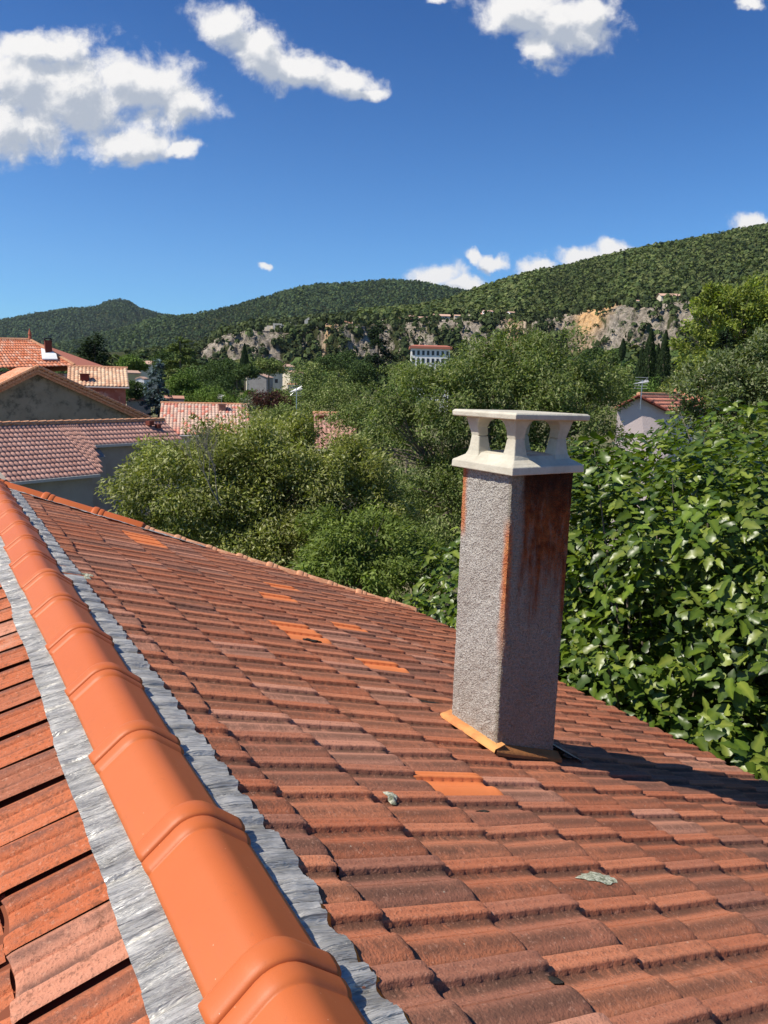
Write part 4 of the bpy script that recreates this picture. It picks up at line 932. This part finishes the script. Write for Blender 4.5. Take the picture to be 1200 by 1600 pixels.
for (x, y, wp, r, pal, hp, lab) in [
    (325, 562, 78, 95, DG, 66, 'dark round tree right of the light cedar'),
    (352, 588, 70, 82, DG, 60, 'dark round tree in front of the slim cypress'),
    (283, 575, 60, 85, BRT, 60, 'bright green tree behind the blue spruce'),
    (312, 600, 74, 68, BRT, 52, 'bright green low tree above the variegated roof'),
    (345, 612, 60, 60, BRT, 44, 'bright green bush right of the low tree above the variegated roof'),
    (385, 608, 40, 90, BRT, 40, 'light green tree below the slim cypress'),
    (495, 560, 84, 120, MG, 74, 'mid green round tree right of the village roofs'),
    (480, 592, 70, 66, MG, 60, 'mid green tree behind the red-leaved bush'),
    (440, 603, 50, 100, MG, 48, 'green tree just below the village roofs'),
    (540, 590, 96, 60, MG, 70, 'green tree left of the tall dense crown'),
    (650, 561, 90, 90, MG, 60, 'mid green tree hiding the foot of the white block of flats'),
    (700, 556, 60, 110, DG, 50, 'dark tree at the right foot of the white block of flats'),
    (262, 545, 44, 150, DG, 34, 'dark tree left of the light cedar top'),
    (370, 566, 56, 150, DG, 30, 'dark tree behind the slim cypress'),
    (350, 560, 50, 160, DG, 30, 'dark tree at the foot of the castle cliff'),
    (205, 590, 40, 66, DG, 50, 'dark tree beside the brick house'),
    (975, 570, 60, 100, MG, 60, 'green tree left of the cypress row'),
    (940, 540, 60, 160, DG, 40, 'dark tree under the ochre cliff'),
    (1075, 570, 60, 70, YG, 60, 'yellow-green tree right of the cypress row'),
    (1060, 600, 60, 56, YG, 44, 'low yellow-green tree behind the pink house'),
    (1000, 590, 70, 64, BG, 50, 'low green bush behind the aerial of the pink house'),
    (460, 625, 90, 42, MG, 46, 'dark green hedge tree behind the left aerial'),
    (560, 620, 90, 36, MG, 60, 'green tree above the small tiled roof'),
    (600, 650, 130, 34, MG, 90, 'wide green tree in the gap between the left crown and the tallest crown'),
    (655, 735, 120, 26, MG, 90, 'green tree low behind the small bright tree, left of the chimney'),
    (705, 790, 90, 22, DG, 80, 'dark tree just left of the chimney shaft above the hip'),
    (545, 700, 110, 24, MG, 90, 'green tree close behind the right half of the left crown'),
    (520, 640, 80, 46, DG, 60, 'dark tree beside the small pink roof'),
    (640, 600, 90, 55, BG, 70, 'fresh green tree below the white block of flats, in front of the others'),
    (20, 545, 60, 200, DG, 30, 'dark tree behind the bright orange roof'),
    (200, 556, 46, 170, BRT, 24, 'pale green far tree in the gap above the straw roof'),
    (420, 560, 60, 210, MG, 26, 'green tree below the castle cliff'),
    (530, 548, 60, 220, DG, 34, 'dark tree below the cream scar of the cliff'),
    (565, 560, 60, 130, DG, 54, 'dark tree touching the dark cedar')]:
    simple_tree('broadleaf_tree', x, y, wp, r, pal, lab, hp, 6000, group='trees of the valley gardens')

# ------------------------------------------------------------------ neighbouring houses
def tile_surface(name, e0, e1, r0, r1, mat, parent, pitch=.22, course=.36, amp=.045, over=0.0):
    """wavy tiled slope between eave line e0-e1 and ridge line r0-r1 (numpy points in the parent's space)"""
    e0, e1, r0, r1 = map(lambda q: np.array(q, float), (e0, e1, r0, r1))
    wd_ = max(np.linalg.norm(e1-e0), np.linalg.norm(r1-r0)); ln_ = max(np.linalg.norm(r0-e0), np.linalg.norm(r1-e1))
    nw = max(2, int(round(wd_/pitch))); ncs = max(2, int(round(ln_/course))); su = 6; nu = nw*su+1
    u = np.linspace(0, 1, nu); nrm = np.cross(e1-e0, r0-e0); nrm /= np.linalg.norm(nrm); nrm *= np.sign(nrm[2]) if nrm[2] else 1
    rows = []; cols_ = []; cr_ = rng.random((ncs, nw)); cr2 = rng.random((ncs, nw))
    for c in range(ncs):
        for t, hh in ((c/ncs, .0), ((c+.02)/ncs, .035), ((c+.98)/ncs, .005)):
            lft = e0+(r0-e0)*t; rgt = e1+(r1-e1)*t; P = lft+(rgt-lft)*u[:, None]
            wv = np.abs(np.sin(u*nw*pi))*amp
            # eave-most edge of each course stands highest
            P = P+nrm*(wv+hh)[:, None]; rows.append(P); kx = np.minimum((u*nw).astype(int), nw-1)
            cols_.append(np.stack([cr_[c][kx], wv/amp, cr2[c][kx]], -1))
    V = np.array(rows); nr = len(rows); F = grid_faces(nr, nu)
    F = F if np.dot(np.cross(V[1, 0]-V[0, 0], V[0, 1]-V[0, 0]), nrm) > 0 else F[:, ::-1]
    return mesh_np(name, V.reshape(-1, 3), F, mat, parent, cols=np.array(cols_).reshape(-1, 3), smooth=False)
def slab(mb, pts, t):
    """flat polygon given a thickness t downwards"""
    n = len(pts); vs = [tuple(p) for p in pts]+[(p[0], p[1], p[2]-t) for p in pts]
    mb.add(vs, [tuple(range(n)), tuple(range(2*n-1, n-1, -1))]+[(i, n+i, n+(i+1) % n, (i+1) % n) for i in range(n)])
def prism(mb, poly, z0, zs):
    n = len(poly); vs = [(x, y, z0) for x, y in poly]+[(x, y, z) for (x, y), z in zip(poly, zs)]
    mb.add(vs, [tuple(range(n))[::-1], tuple(range(n, 2*n))]+[(i, (i+1) % n, n+(i+1) % n, n+i) for i in range(n)])
def gable_house(name, label, ridge_c, yaw, Ln, W, drop, wall_h, wmat, rmat, cat='house', group=None, fine=True, wins=(), chim=None, over=.35, floor=None, pitch=.22, course=.36, amp=.045):
    """ridge centre point (world), ridge along local x; drop = ridge above eaves"""
    x, y, z = ridge_c; zg = 0.0 if floor is None else floor; root = empty(name, (x, y, zg), yaw, label=label, cat=cat, group=group)
    h = z-zg; ze = h-drop; L2, W2 = Ln/2, W/2
    mb = MB(); zb_ = max(0, ze-wall_h) if floor is not None else 0
    vs = [(-L2, -W2, 0), (L2, -W2, 0), (L2, W2, 0), (-L2, W2, 0), (-L2, -W2, ze), (L2, -W2, ze), (L2, W2, ze), (-L2, W2, ze), (-L2, 0, h-.03), (L2, 0, h-.03)]
    mb.add(vs, [(0, 1, 5, 4), (2, 3, 7, 6), (1, 2, 6, 9, 5), (3, 0, 4, 8, 7), (4, 5, 9, 8), (6, 7, 8, 9)]); mb.build('wall', wmat, root)
    o2 = over; sl = drop/W2
    for sgn in (-1, 1):
        e0 = (-L2-o2, sgn*(W2+o2), ze-o2*sl+.10); e1 = (L2+o2, sgn*(W2+o2), ze-o2*sl+.10); r0 = (-L2-o2, 0, h+.10); r1 = (L2+o2, 0, h+.10)
        if fine:
            rf = tile_surface('roof', e0, e1, r0, r1, rmat, root, pitch, course, amp)
            mb = MB(); lo = .03; q_ = [(a, b_, c-lo) for a, b_, c in (e0, e1, r1, r0)]; slab(mb, q_ if sgn < 0 else q_[::-1], .07); mb.build('roof_deck', M['fascia'], root)
        else:
            mb = MB(); slab(mb, [e0, e1, r1, r0] if sgn < 0 else [r0, r1, e1, e0], .12); mb.build('roof', rmat, root)
    if fine:
        mb = MB(); mb.tube([(-L2-o2-.05, 0, h+.12), (L2+o2+.05, 0, h+.12)], .11, 8); mb.build('ridge_cap', rmat if False else M['ridge_old'], root)
        for sgn in (-1, 1):
            mb = MB(); mb.tube([(-L2-o2, sgn*(W2+o2+.05), ze-o2*sl+.05), (L2+o2, sgn*(W2+o2+.05), ze-o2*sl+.05)], .06, 6); mb.build('gutter', M['gutter'], root)
    for (face, u, zc, ww, hh_) in wins:      # face: 'f' front (-y), 'l','r' gables
        mb = MB(); mf = MB()
        if face == 'f': c = (u*L2, -W2, zc*ze); mb.box((c[0], c[1]-.005, c[2]), (ww, .05, hh_)); mf.box((c[0], c[1]-.05, c[2]-hh_/2-.04), (ww+.2, .14, .07)); [mf.box((c[0]+s_*(ww/2+.06), c[1]-.03, c[2]), (.10, .10, hh_)) for s_ in (-1, 1)]
        elif face == 'l': c = (-L2, u*W2, zc*ze); mb.box((c[0]-.005, c[1], c[2]), (.05, ww, hh_)); mf.box((c[0]-.05, c[1], c[2]-hh_/2-.04), (.14, ww+.2, .07))
        else: c = (L2, u*W2, zc*ze); mb.box((c[0]+.005, c[1], c[2]), (.05, ww, hh_)); mf.box((c[0]+.05, c[1], c[2]-hh_/2-.04), (.14, ww+.2, .07))
        wo = mb.build('window', M['dark'], root); mf.build('sill', M['shut'], wo)
    if chim:
        for (u, v_, sz, ht, mt) in chim:
            zr = h-abs(v_)*drop; mb = MB(); mb.box((u*L2, v_*W2, zr+ht/2-.2), (sz, sz, ht+.4)); mb.box((u*L2, v_*W2, zr+ht+.03), (sz*1.25, sz*1.25, .07)); mb.build('chimney', mt, root)
    return root
def ridge_line(p0, p1):
    c = (p0+p1)/2; d_ = p1-p0; return c, math.atan2(d_[1], d_[0]), math.hypot(d_[0], d_[1])
# A: long low house with dusty pink tiles (ridge 0,665 - 258,657; eaves 750)
zr = CAM[2]-2.15; p0, p1 = at_z(-60, 667, zr), at_z(256, 658, zr); c, yaw, ln_ = ridge_line(p0, p1)
hA = empty('house', (c[0], c[1], 0), yaw, label='long low house with dusty pink wavy tiles and grey wall, just beyond the near roof', cat='house')
ca, sa = cos(-yaw), sin(-yaw)
def loc(p, c=c, yaw=yaw):
    d_ = np.array(p)-np.array([c[0], c[1], 0]); return np.array([d_[0]*cos(yaw)+d_[1]*sin(yaw), -d_[0]*sin(yaw)+d_[1]*cos(yaw), d_[2]])
ze = zr-2.05
E0 = loc(at_z(-60, 757, ze)); E1 = loc(at_z(172, 744, ze)); yE = (E0[1]+E1[1])/2
R0_, R1_ = loc(p0), loc(p1); xs_ = loc(at_z(213, 742, ze))[0]
yS = yE*.46; zS = zr-2.05*.46
tile_surface('roof', (R0_[0], yE, ze), (E1[0]+.1, yE, ze), (R0_[0], 0, zr), (E1[0]+.1, 0, zr), M['r_pink'], hA, .215, .34, .05)
xa_ = E1[0]+.1; nst = 5
for i in range(nst):
    f0_ = 1-.54*((i+.5)/nst)**1.4; xb0, xb1 = xa_+(xs_-xa_)*i/nst, xa_+(xs_-xa_)*(i+1)/nst
    tile_surface('roof', (xb0, yE*f0_, zr-2.05*f0_), (xb1, yE*f0_, zr-2.05*f0_), (xb0, 0, zr), (xb1, 0, zr), M['r_pink'], hA, .215, .34, .05)
tile_surface('roof', (xs_, yS, zS), (R1_[0], yS, zS), (xs_, 0, zr), (R1_[0], 0, zr), M['r_pink'], hA, .215, .34, .05)
tile_surface('roof', (R0_[0], -yE, ze), (R1_[0], -yE, ze), (R0_[0], 0, zr), (R1_[0], 0, zr), M['r_pink'], hA, .43, .6, .05)
mb = MB(); yw = yE+.35; prism(mb, [(R0_[0], yw), (E1[0]-.1, yw), (E1[0]-.1, yE*.58), (xs_+.3, yE*.58), (xs_+.3, yS+.3), (R1_[0]-.25, yS+.3), (R1_[0]-.25, -yw), (R0_[0], -yw)] if yE < 0 else [], 0, [ze+.1, ze+.1, ze+.6, ze+.6, zS+.05, zS+.05, ze+.1, ze+.1])
mb.build('wall', M['w_grey'], hA)
mb = MB()
k = 0; x = R0_[0]
while x < R1_[0]: 
    mb.tube([(x, 0, zr+.07), (min(x+.44, R1_[0]), 0, zr+.085)], [.10, .125], 8); x += .42
mb.build('ridge_cap', M['ridge_old'], hA)
mb = MB(); mb.box(((R0_[0]+E1[0])/2, yE-.06, ze-.03), (E1[0]-R0_[0], .12, .12)); mb.build('gutter', M['gutter'], hA)
mb = MB(); mb.box(((xs_+R1_[0])/2, yS-.06, zS-.03), (R1_[0]-xs_, .12, .12)); mb.build('gutter', M['gutter'], hA)
mb = MB(); vx = loc(at_z(226, 668, zr-.3)); mb.box((vx[0], yE*.14, zr-.05), (.30, .3, .22)); mb.box((vx[0]+.35, yE*.2, zr-.2), (.2, .25, .2)); mb.build('roof_vent', M['brick_dark'], hA)
# B: gabled house with the mossy wall
rB = 50.0; pk = at(57, 577, rB); gl = at(-130, 668, rB-1); gr = at(243, 661, rB+3)
hB = empty('house', (pk[0], pk[1], 0), label='gabled house with moss-stained ochre wall behind the pink tiled house', cat='house')
o3 = np.array([pk[0], pk[1], 0]); back = np.array([Fv[0]*.55-.3, Fv[1], 0]); back /= np.linalg.norm(back); back *= 9
A0, A1, A2_ = gl-o3, pk-o3, gr-o3
mb = MB(); vs = [(A0[0], A0[1], 0), (A2_[0], A2_[1], 0), tuple(A2_), tuple(A1), tuple(A0)]; vb = [(v_[0]+back[0], v_[1]+back[1], v_[2]) for v_ in vs]
mb.add(vs+vb, [(0, 1, 2, 3, 4), (9, 8, 7, 6, 5), (1, 6, 7, 2), (0, 4, 9, 5)]); mb.build('wall', M['w_moss'], hB)
fwd = -back/9*.45; up_ = np.array([0, 0, .12])
tile_surface('roof', A0+fwd+up_, A0+back+up_, A1+fwd+up_, A1+back+up_, M['r_orange'], hB, .22, .4, .05)
ext = (A2_-A1)*.02
tile_surface('roof', A2_+ext+fwd+up_, A2_+ext+back+up_, A1+fwd+up_, A1+back+up_, M['r_orange'], hB, .22, .4, .05)
for (a_, b_) in ((A0, A1), (A1, A2_+ext)):
    mb = MB(); n = 26
    for i in range(n):
        p_ = a_+(b_-a_)*(i/n)+fwd*1.05+up_*1.2; q_ = a_+(b_-a_)*((i+.98)/n)+fwd*1.05+up_*1.2; mb.tube([p_, q_+np.array([0, 0, .03])], [.13, .10], 7)
    mb.build('verge_tiles', M['ridge_old'], hB)
    for lv_ in (0, 1):
        mb = MB(); n = 60
        for i in range(n):
            p_ = a_+(b_-a_)*((i+.5)/n)+fwd*(.75-.25*lv_)+np.array([0, 0, -.05-.17*lv_]); mb.tube([p_-fwd*.2, p_+fwd*.35], [.085, .085], 6)
        mb.build('cornice_tiles', M['ridge_old'], hB)
# C: bright orange hipped roof with finial and chimney
rC = 68; P = lambda x, y, dr=0: at(x, y, rC+dr)
hC = empty('house', tuple(P(40, 600)[:2])+(0,), label='house with bright orange hipped roof, clay finial and dark chimney at the left edge', cat='house')
oc = np.array(list(P(40, 600)[:2])+[0]); top0, top1 = P(-60, 529)-oc, P(47, 531)-oc; e0, e1 = P(-60, 577, -3)-oc, P(116, 572, -3)-oc
bk = np.array([Fv[0], Fv[1], 0])*8
tile_surface('roof', e0, e1, top0, top1, M['r_orange'], hC, .26, .42, .06)
e2 = e1+bk; e3 = e0+bk
mb = MB(); slab(mb, [e1, e2, top1], .1); slab(mb, [e2, e3, top0, top1], .1); mb.build('roof_deck', M['r_red'], hC)
mb = MB(); mb.tube([top0, top1], .14, 7); mb.tube([top1, e1+np.array([0, 0, .1])], .13, 7); mb.build('ridge_cap', M['ridge_old'], hC)
mb = MB(); mb.tube([top1, top1+[0, 0, .35], top1+[0, 0, .42], top1+[0, 0, .9]], [.16, .1, .14, .02], 8); mb.build('finial', M['spire'], hC)
mb = MB(); ins = .4; q_ = [(e0[0], e0[1]), (e1[0]-.4, e1[1]+.4), (e2[0]-.4, e2[1]-.3), (e3[0], e3[1])]; prism(mb, q_, 0, [e0[2]-.1]*4); mb.build('wall', M['w_brown'], hC)
cc = P(76, 556, -1.8)-oc; mb = MB(); mb.box(cc+[0, 0, .1], (.5, .5, 2.2)); chm = mb.build('chimney', M['brick_dark'], hC)
mb = MB(); mb.box(cc+[0, 0, 1.32], (.6, .6, .06)); [mb.box(cc+[a_*.24, b_*.24, 1.22], (.06, .06, .26)) for a_ in (-1, 1) for b_ in (-1, 1)]; mb.build('chimney_pot', M['soot'], chm)
mb = MB(); f0, f1, f2, f3_ = P(64, 546, -1.9)-oc, P(70, 545, -1.9)-oc, P(89, 562, -2.6)-oc, P(66, 563, -2.6)-oc
u_ = np.array([0, 0, .12]); slab(mb, [P(64, 546, -1.6)-oc+u_, P(66, 563, -2.6)-oc+u_, P(90, 563, -2.6)-oc+u_, P(88, 556, -2.2)-oc+u_*1.4, P(80, 551, -1.9)-oc+u_*1.4], .08); mb.build('flashing', M['white'], hC)
# D: brick house with straw-coloured roof
pr0, pr1 = at(112, 576, 60), at(193, 577, 60); c, yaw, ln_ = ridge_line(pr0, pr1)
gable_house('house', 'old brick house with straw-coloured tiles and a shuttered window', c, yaw, ln_, 6.5, 1.25, 4, M['w_brown'], M['r_straw'], over=.25, wins=(('f', .15, .72, .9, 1.3), ('f', .72, .72, 1.2, 1.4), ('f', -.5, .72, .8, 1.2)), pitch=.26, course=.42, amp=.06, chim=((-.5, -.75, .6, .5, M['brick_dark']),))
# E: variegated roof
pr0, pr1 = at(252, 634, 58), at(388, 633, 58); c, yaw, ln_ = ridge_line(pr0, pr1)
gable_house('house', 'low house with pale roof mottled with red tiles, behind the left tree', c, yaw, ln_-.5, 9, 1.9, 4, M['w_cream'], M['r_mixed'], over=.25, pitch=.24, course=.4, amp=.06, chim=((.42, -.2, .5, .5, M['w_brown']),))
# F: small roof corner above the left tree
pr0, pr1 = at(496, 650, 40), at(550, 650, 40); c, yaw, ln_ = ridge_line(pr0, pr1)
gable_house('house', 'small pink tiled roof between the left tree and the tall dense tree', c, yaw+.05, ln_, 6.5, 1.5, 3, M['w_cream'], M['r_pink'], over=.2, pitch=.215, course=.36, chim=((-.8, -.18, .35, .25, M['brick_dark']),))
# G: pink house on the right with its gable towards us
pk = at(1000, 620, 34); gl = at(965, 640, 34); gr = at(1050, 646, 34.4)
hG = empty('house', (pk[0], pk[1], 0), label='pale pink house with gable end and orange tiles above the fig tree', cat='house'); og = np.array([pk[0], pk[1], 0])
A0, A1, A2_ = gl-og, pk-og, gr-og; bdir = at(1075, 617, 40)-at(1000, 620, 34); bdir[2] = 0; bdir = bdir/np.linalg.norm(bdir)
xdir = (A2_-A0); back = bdir*5.0
mb = MB(); vs = [(A0[0], A0[1], 0), (A2_[0], A2_[1], 0), tuple(A2_), tuple(A1), tuple(A0)]; vb = [(v_[0]+back[0], v_[1]+back[1], v_[2]) for v_ in vs]
mb.add(vs+vb, [(0, 1, 2, 3, 4), (9, 8, 7, 6, 5), (1, 6, 7, 2), (0, 4, 9, 5)]); mb.build('wall', M['w_pink'], hG)
fwd = -bdir*.22; up_ = np.array([0, 0, .07]); ex_ = (A2_-A1)*.06; ex0 = (A0-A1)*.06
tile_surface('roof', A2_+ex_+fwd+up_, A2_+ex_+back+up_, A1+fwd+up_, A1+back+up_, M['r_red'], hG, .22, .36, .05)
tile_surface('roof', A0+ex0+fwd+up_, A0+ex0+back+up_, A1+fwd+up_, A1+back+up_, M['r_red'], hG, .22, .36, .05)
for a_, b_ in ((A0+ex0, A1), (A1, A2_+ex_)):
    mb = MB(); mb.tube([a_+fwd*1.2+up_*.6, b_+fwd*1.2+up_*.6], .07, 6); mb.build('verge_tiles', M['brick_dark'], hG)
mb = MB(); mb.tube([A1+fwd+up_*1.6, A1+back+up_*1.6], .09, 7); mb.build('ridge_cap', M['ridge_old'], hG)
pr0, pr1 = at(1057, 608, 42), at(1100, 607, 42); c, yaw, ln_ = ridge_line(pr0, pr1)
gable_house('house', 'second orange tiled roof with a chimney just behind the pink house', c, yaw, ln_, 5, .9, 3, M['w_white'], M['r_red'], over=.15, chim=((.70, -.1, .55, .75, M['w_cream']),))
# garden buildings between the trees
def far_house(label, x, y, wpx, r, wall='w_cream', roof='r_far', yaw_off=0.0, drop=.22, depth=.7, hfac=.45, wins=2, group='village houses', name='house'):
    p = at(x, y, r); k = r/FPX; W_ = wpx*k; a = math.atan2(p[0]-CAM[0], p[1]-CAM[1]); g = float(terr(a, r))
    g = min(g, p[2]-W_*hfac) ; yaw = -a+yaw_off
    wn = tuple(('f', (-.5+1.0*i/max(1, wins-1)) if wins > 1 else 0., .62, W_*.10, W_*.13) for i in range(wins))
    return gable_house(name, label, p, yaw, W_, W_*depth, W_*drop*.6, 3, M[wall], M[roof], over=W_*.04, fine=False, floor=g, wins=wn, group=group)
far_house('yellow-walled house seen between the brick house and the spruce', 203, 580, 24, 88, 'w_ochre', 'r_far2', .5)
far_house('white gabled house right beside the blue spruce', 222, 590, 18, 80, 'w_white', 'r_far2', 1.2)
far_house('low red roof at the left foot of the blue spruce', 214, 620, 34, 66, 'w_cream', 'r_far', .2)
far_house('tiny tiled outbuilding right of the blue spruce', 272, 620, 26, 66, 'w_cream', 'r_far', .1)
far_house('pale roofed house far off above the yellow-walled house', 225, 564, 34, 230, 'w_cream', 'r_far2', .2)
for args in [('village house with white wall at the left end of the valley group', 398, 570, 22, 330, 'w_white', 'r_far', .4),
             ('long red roofed village house in the middle of the valley group', 418, 573, 46, 320, 'w_cream', 'r_far', .1),
             ('cream gabled village house above the long red roof', 444, 569, 26, 335, 'w_cream', 'r_far2', .8),
             ('grey-walled gabled village house below the long red roof', 408, 584, 38, 260, 'w_grey', 'r_far2', 1.3),
             ('village house with pale gable at the right end of the valley group', 458, 579, 26, 290, 'w_cream', 'r_far2', .7),
             ('low red roof peeping out under the right-end village house', 456, 599, 14, 250, 'w_cream', 'r_far', .1),
             ('small village house between the long red roof and the cypress', 392, 582, 14, 300, 'w_cream', 'r_far', .1)]: far_house(*args)
for args in [('low cream house on the plateau right of the castle ruins', 513, 504, 17, 560, 'w_white', 'r_far2', .3),
             ('red roofed plateau house above the cream cliff scar', 546, 502, 26, 560, 'w_cream', 'r_far', .1),
             ('small pale block at the right of the red plateau house', 556, 500, 10, 556, 'w_white', 'r_far2', .1),
             ('small plateau house above the dark cedar', 582, 501, 12, 570, 'w_cream', 'r_far', .2),
             ('plateau house right of the dark cedar top', 605, 499, 14, 575, 'w_cream', 'r_far', .4),
             ('brown roofed plateau house, leftmost of the bright row', 632, 496, 18, 570, 'w_cream', 'r_far', .1),
             ('plateau house with pale gable in the bright row', 645, 493, 14, 575, 'w_cream', 'r_far2', .9),
             ('white walled plateau house in the middle of the bright row', 662, 495, 18, 566, 'w_white', 'r_far2', .2),
             ('wide pale roofed house at the right of the bright row', 690, 491, 24, 572, 'w_cream', 'r_far2', .1),
             ('flat pale house past the bright row', 717, 492, 14, 570, 'w_cream', 'r_far2', .1),
             ('plateau house with pointed gable left of the white house', 734, 490, 9, 566, 'w_cream', 'r_far', 1.3),
             ('low terracotta plateau house beside the pointed gable', 748, 489, 14, 568, 'w_cream', 'r_far', .1),
             ('white plateau house on the shoulder of the long slope', 762, 485, 14, 566, 'w_white', 'r_far2', .3),
             ('white plateau house near the mast on the long slope', 800, 487, 14, 560, 'w_white', 'r_far2', .6),
             ('cream villa on the crest above the grey cliff', 1047, 459, 30, 600, 'w_cream', 'r_far2', .3),
             ('tiny white house left of the villa above the grey cliff', 1000, 469, 10, 560, 'w_white', 'r_far2', .1)]:
    args = list(args); args[4] = args[4]-28; far_house(*args, hfac=.38)
# block of flats with red roof
p = at(672, 546, 240); k = 240/FPX; a = math.atan2(p[0]-CAM[0], p[1]-CAM[1]); W_ = 58*k; g = float(terr(a, 240))
bl = empty('apartment_block', (p[0], p[1], g), -a+.05, label='white block of flats with flat red roof and rows of dark windows', cat='building'); hb = p[2]-g
mb = MB(); mb.box((0, 0, hb/2), (W_, 8, hb)); mb.build('wall', M['w_white'], bl)
mb = MB(); mb.box((0, 0, hb+.35), (W_+1.2, 9.4, .7)); ringbox(mb, [(hb+.71, W_/2+.5, 4.6), (hb+1.2, W_/2-1, 2.0)], 0, 0); mb.build('roof', M['r_rust'], bl)
for i in range(8):
    for j in range(3):
        mb = MB(); x_ = -W_/2+W_*(i+.5)/8; z_ = hb-1.3-j*2.3; mb.box((x_, -4.02, z_), (W_/8*.50, .12, 1.35)); wo = mb.build('window', M['dark'], bl)
# castle ruin
def ruin():
    p = at(451, 517, 508); k = 508/FPX; a = math.atan2(p[0]-CAM[0], p[1]-CAM[1]); g = float(terr(a, 508))-3
    root = empty('castle_ruin', (p[0], p[1], p[2]-4), -a, label='ruined stone castle on the rock, with broken tower and two arched windows', cat='ruin'); z0 = 0
    def blk(name, x0, x1, y0, y1, dep=4, dy=0, slots=()):
        mb = MB(); X0, X1 = (x0-451)*k, (x1-451)*k; Z1, Z0 = (517-y0)*k+4, (517-y1)*k+4; cur = X0
        for (s0, s1, t0, t1) in slots:
            a0_, a1_ = (s0-451)*k, (s1-451)*k; mb.box(((cur+a0_)/2, dy, (Z0+Z1)/2), (a0_-cur, dep, Z1-Z0)); zt0, zt1 = (517-t0)*k+4, (517-t1)*k+4
            mb.box(((a0_+a1_)/2, dy, (Z1+zt0)/2), (a1_-a0_, dep, Z1-zt0)); mb.box(((a0_+a1_)/2, dy, (Z0+zt1)/2), (a1_-a0_, dep, zt1-Z0)); cur = a1_
        mb.box(((cur+X1)/2, dy, (Z0+Z1)/2), (X1-cur, dep, Z1-Z0)); return mb.build(name, M['w_stone'], root)
    blk('tower', 427.5, 441, 507, 522, 4, 0, ((431, 433, 509, 514), (435.5, 437.5, 509, 514)))
    blk('wall', 418, 427, 510, 520, 2, 3); blk('wall', 396, 418, 512, 519, 1.5, 4, ((400, 402, 513, 516), (408, 409.5, 513, 516))); blk('wall', 441, 447, 508, 518, 2, 3)
    mb = MB(); X = lambda x: (x-451)*k; Zc = lambda y: (517-y)*k+4
    for pts in ([(452, 517), (470, 517), (468, 508), (458, 508), (455, 511), (454, 504), (452.5, 506)], [(475, 506), (482, 505), (482, 495), (475, 500)]):
        n = len(pts); vs = [(X(x), -1+(0 if pts[0][0] < 460 else 3), Zc(y)) for x, y in pts]+[(X(x), 1.5+(0 if pts[0][0] < 460 else 3), Zc(y)) for x, y in pts]
        mb2 = MB(); mb2.add(vs, [tuple(range(n)), tuple(range(2*n-1, n-1, -1))]+[(i, n+i, n+(i+1) % n, (i+1) % n) for i in range(n)]); mb2.build('wall', M['w_stone'], root)
ruin()
# aerials ---------------------------------------------------------------------
def aerial(label, x, ytop, ybot, r, scale=1.0, yaw=0.0, n=9):
    p = at(x, ybot, r); q = at(x, ytop, r); root = empty('tv_aerial', tuple(p), yaw, label=label, cat='aerial'); h = q[2]-p[2]
    mb = MB(); mb.tube([(0, 0, 0), (0, 0, h)], .02*scale, 6); mb.build('mast', M['metal'], root)
    mb = MB(); L_ = 1.1*scale; mb.tube([(-L_*.4, 0, h*.9), (L_*.6, 0, h*.98)], .012*scale, 5)
    for i in range(n):
        t = i/(n-1); x_ = -L_*.4+L_*t; z_ = h*.9+h*.08*t; w_ = (.34-.16*t)*scale; mb.tube([(x_, -w_, z_+.05), (x_, w_, z_-.05)], .008*scale, 4)
    mb.tube([(-L_*.4, -.3*scale, h*.9+.25*scale), (-L_*.4, .3*scale, h*.9-.25*scale)], .008*scale, 4)
    for i in range(5):
        z_ = h*.9-.25*scale+.125*scale*i; mb.tube([(-L_*.42, -.28*scale, z_), (-L_*.42, .28*scale, z_)], .008*scale, 4)
    mb.build('antenna', M['metal'], root); return root
aerial('tilted television aerial on a mast above the left tree, by the red bush', 463, 606, 648, 22, .55, 1.1)
aerial('television aerial on the gable of the pink house', 1000, 594, 640, 33.5, .9, .6)
aerial('small aerial on a pole beside the brick house window', 168, 586, 618, 58.5, .6, .3)
aerial('thin aerial standing on the variegated roof', 346, 618, 634, 57, .6, .9)

# ------------------------------------------------------------------ haze: thin even summer air
mb = MB(); mb.box((0, 0, 520), (14400, 14400, 1046)); hz_m = bpy.data.materials.new('haze'); hz_m.use_nodes = True
t_ = hz_m.node_tree; [t_.nodes.remove(n_) for n_ in list(t_.nodes)]
ho = t_.nodes.new('ShaderNodeOutputMaterial'); pvn = t_.nodes.new('ShaderNodeVolumePrincipled'); pvn.inputs['Color'].default_value = (.72, .84, 1, 1); pvn.inputs['Density'].default_value = .00003; pvn.inputs['Anisotropy'].default_value = .2
t_.links.new(pvn.outputs[0], ho.inputs['Volume']); hz = mb.build('haze', hz_m); tag(hz, kind='stuff', label='thin blue summer haze over the valley', cat='haze')
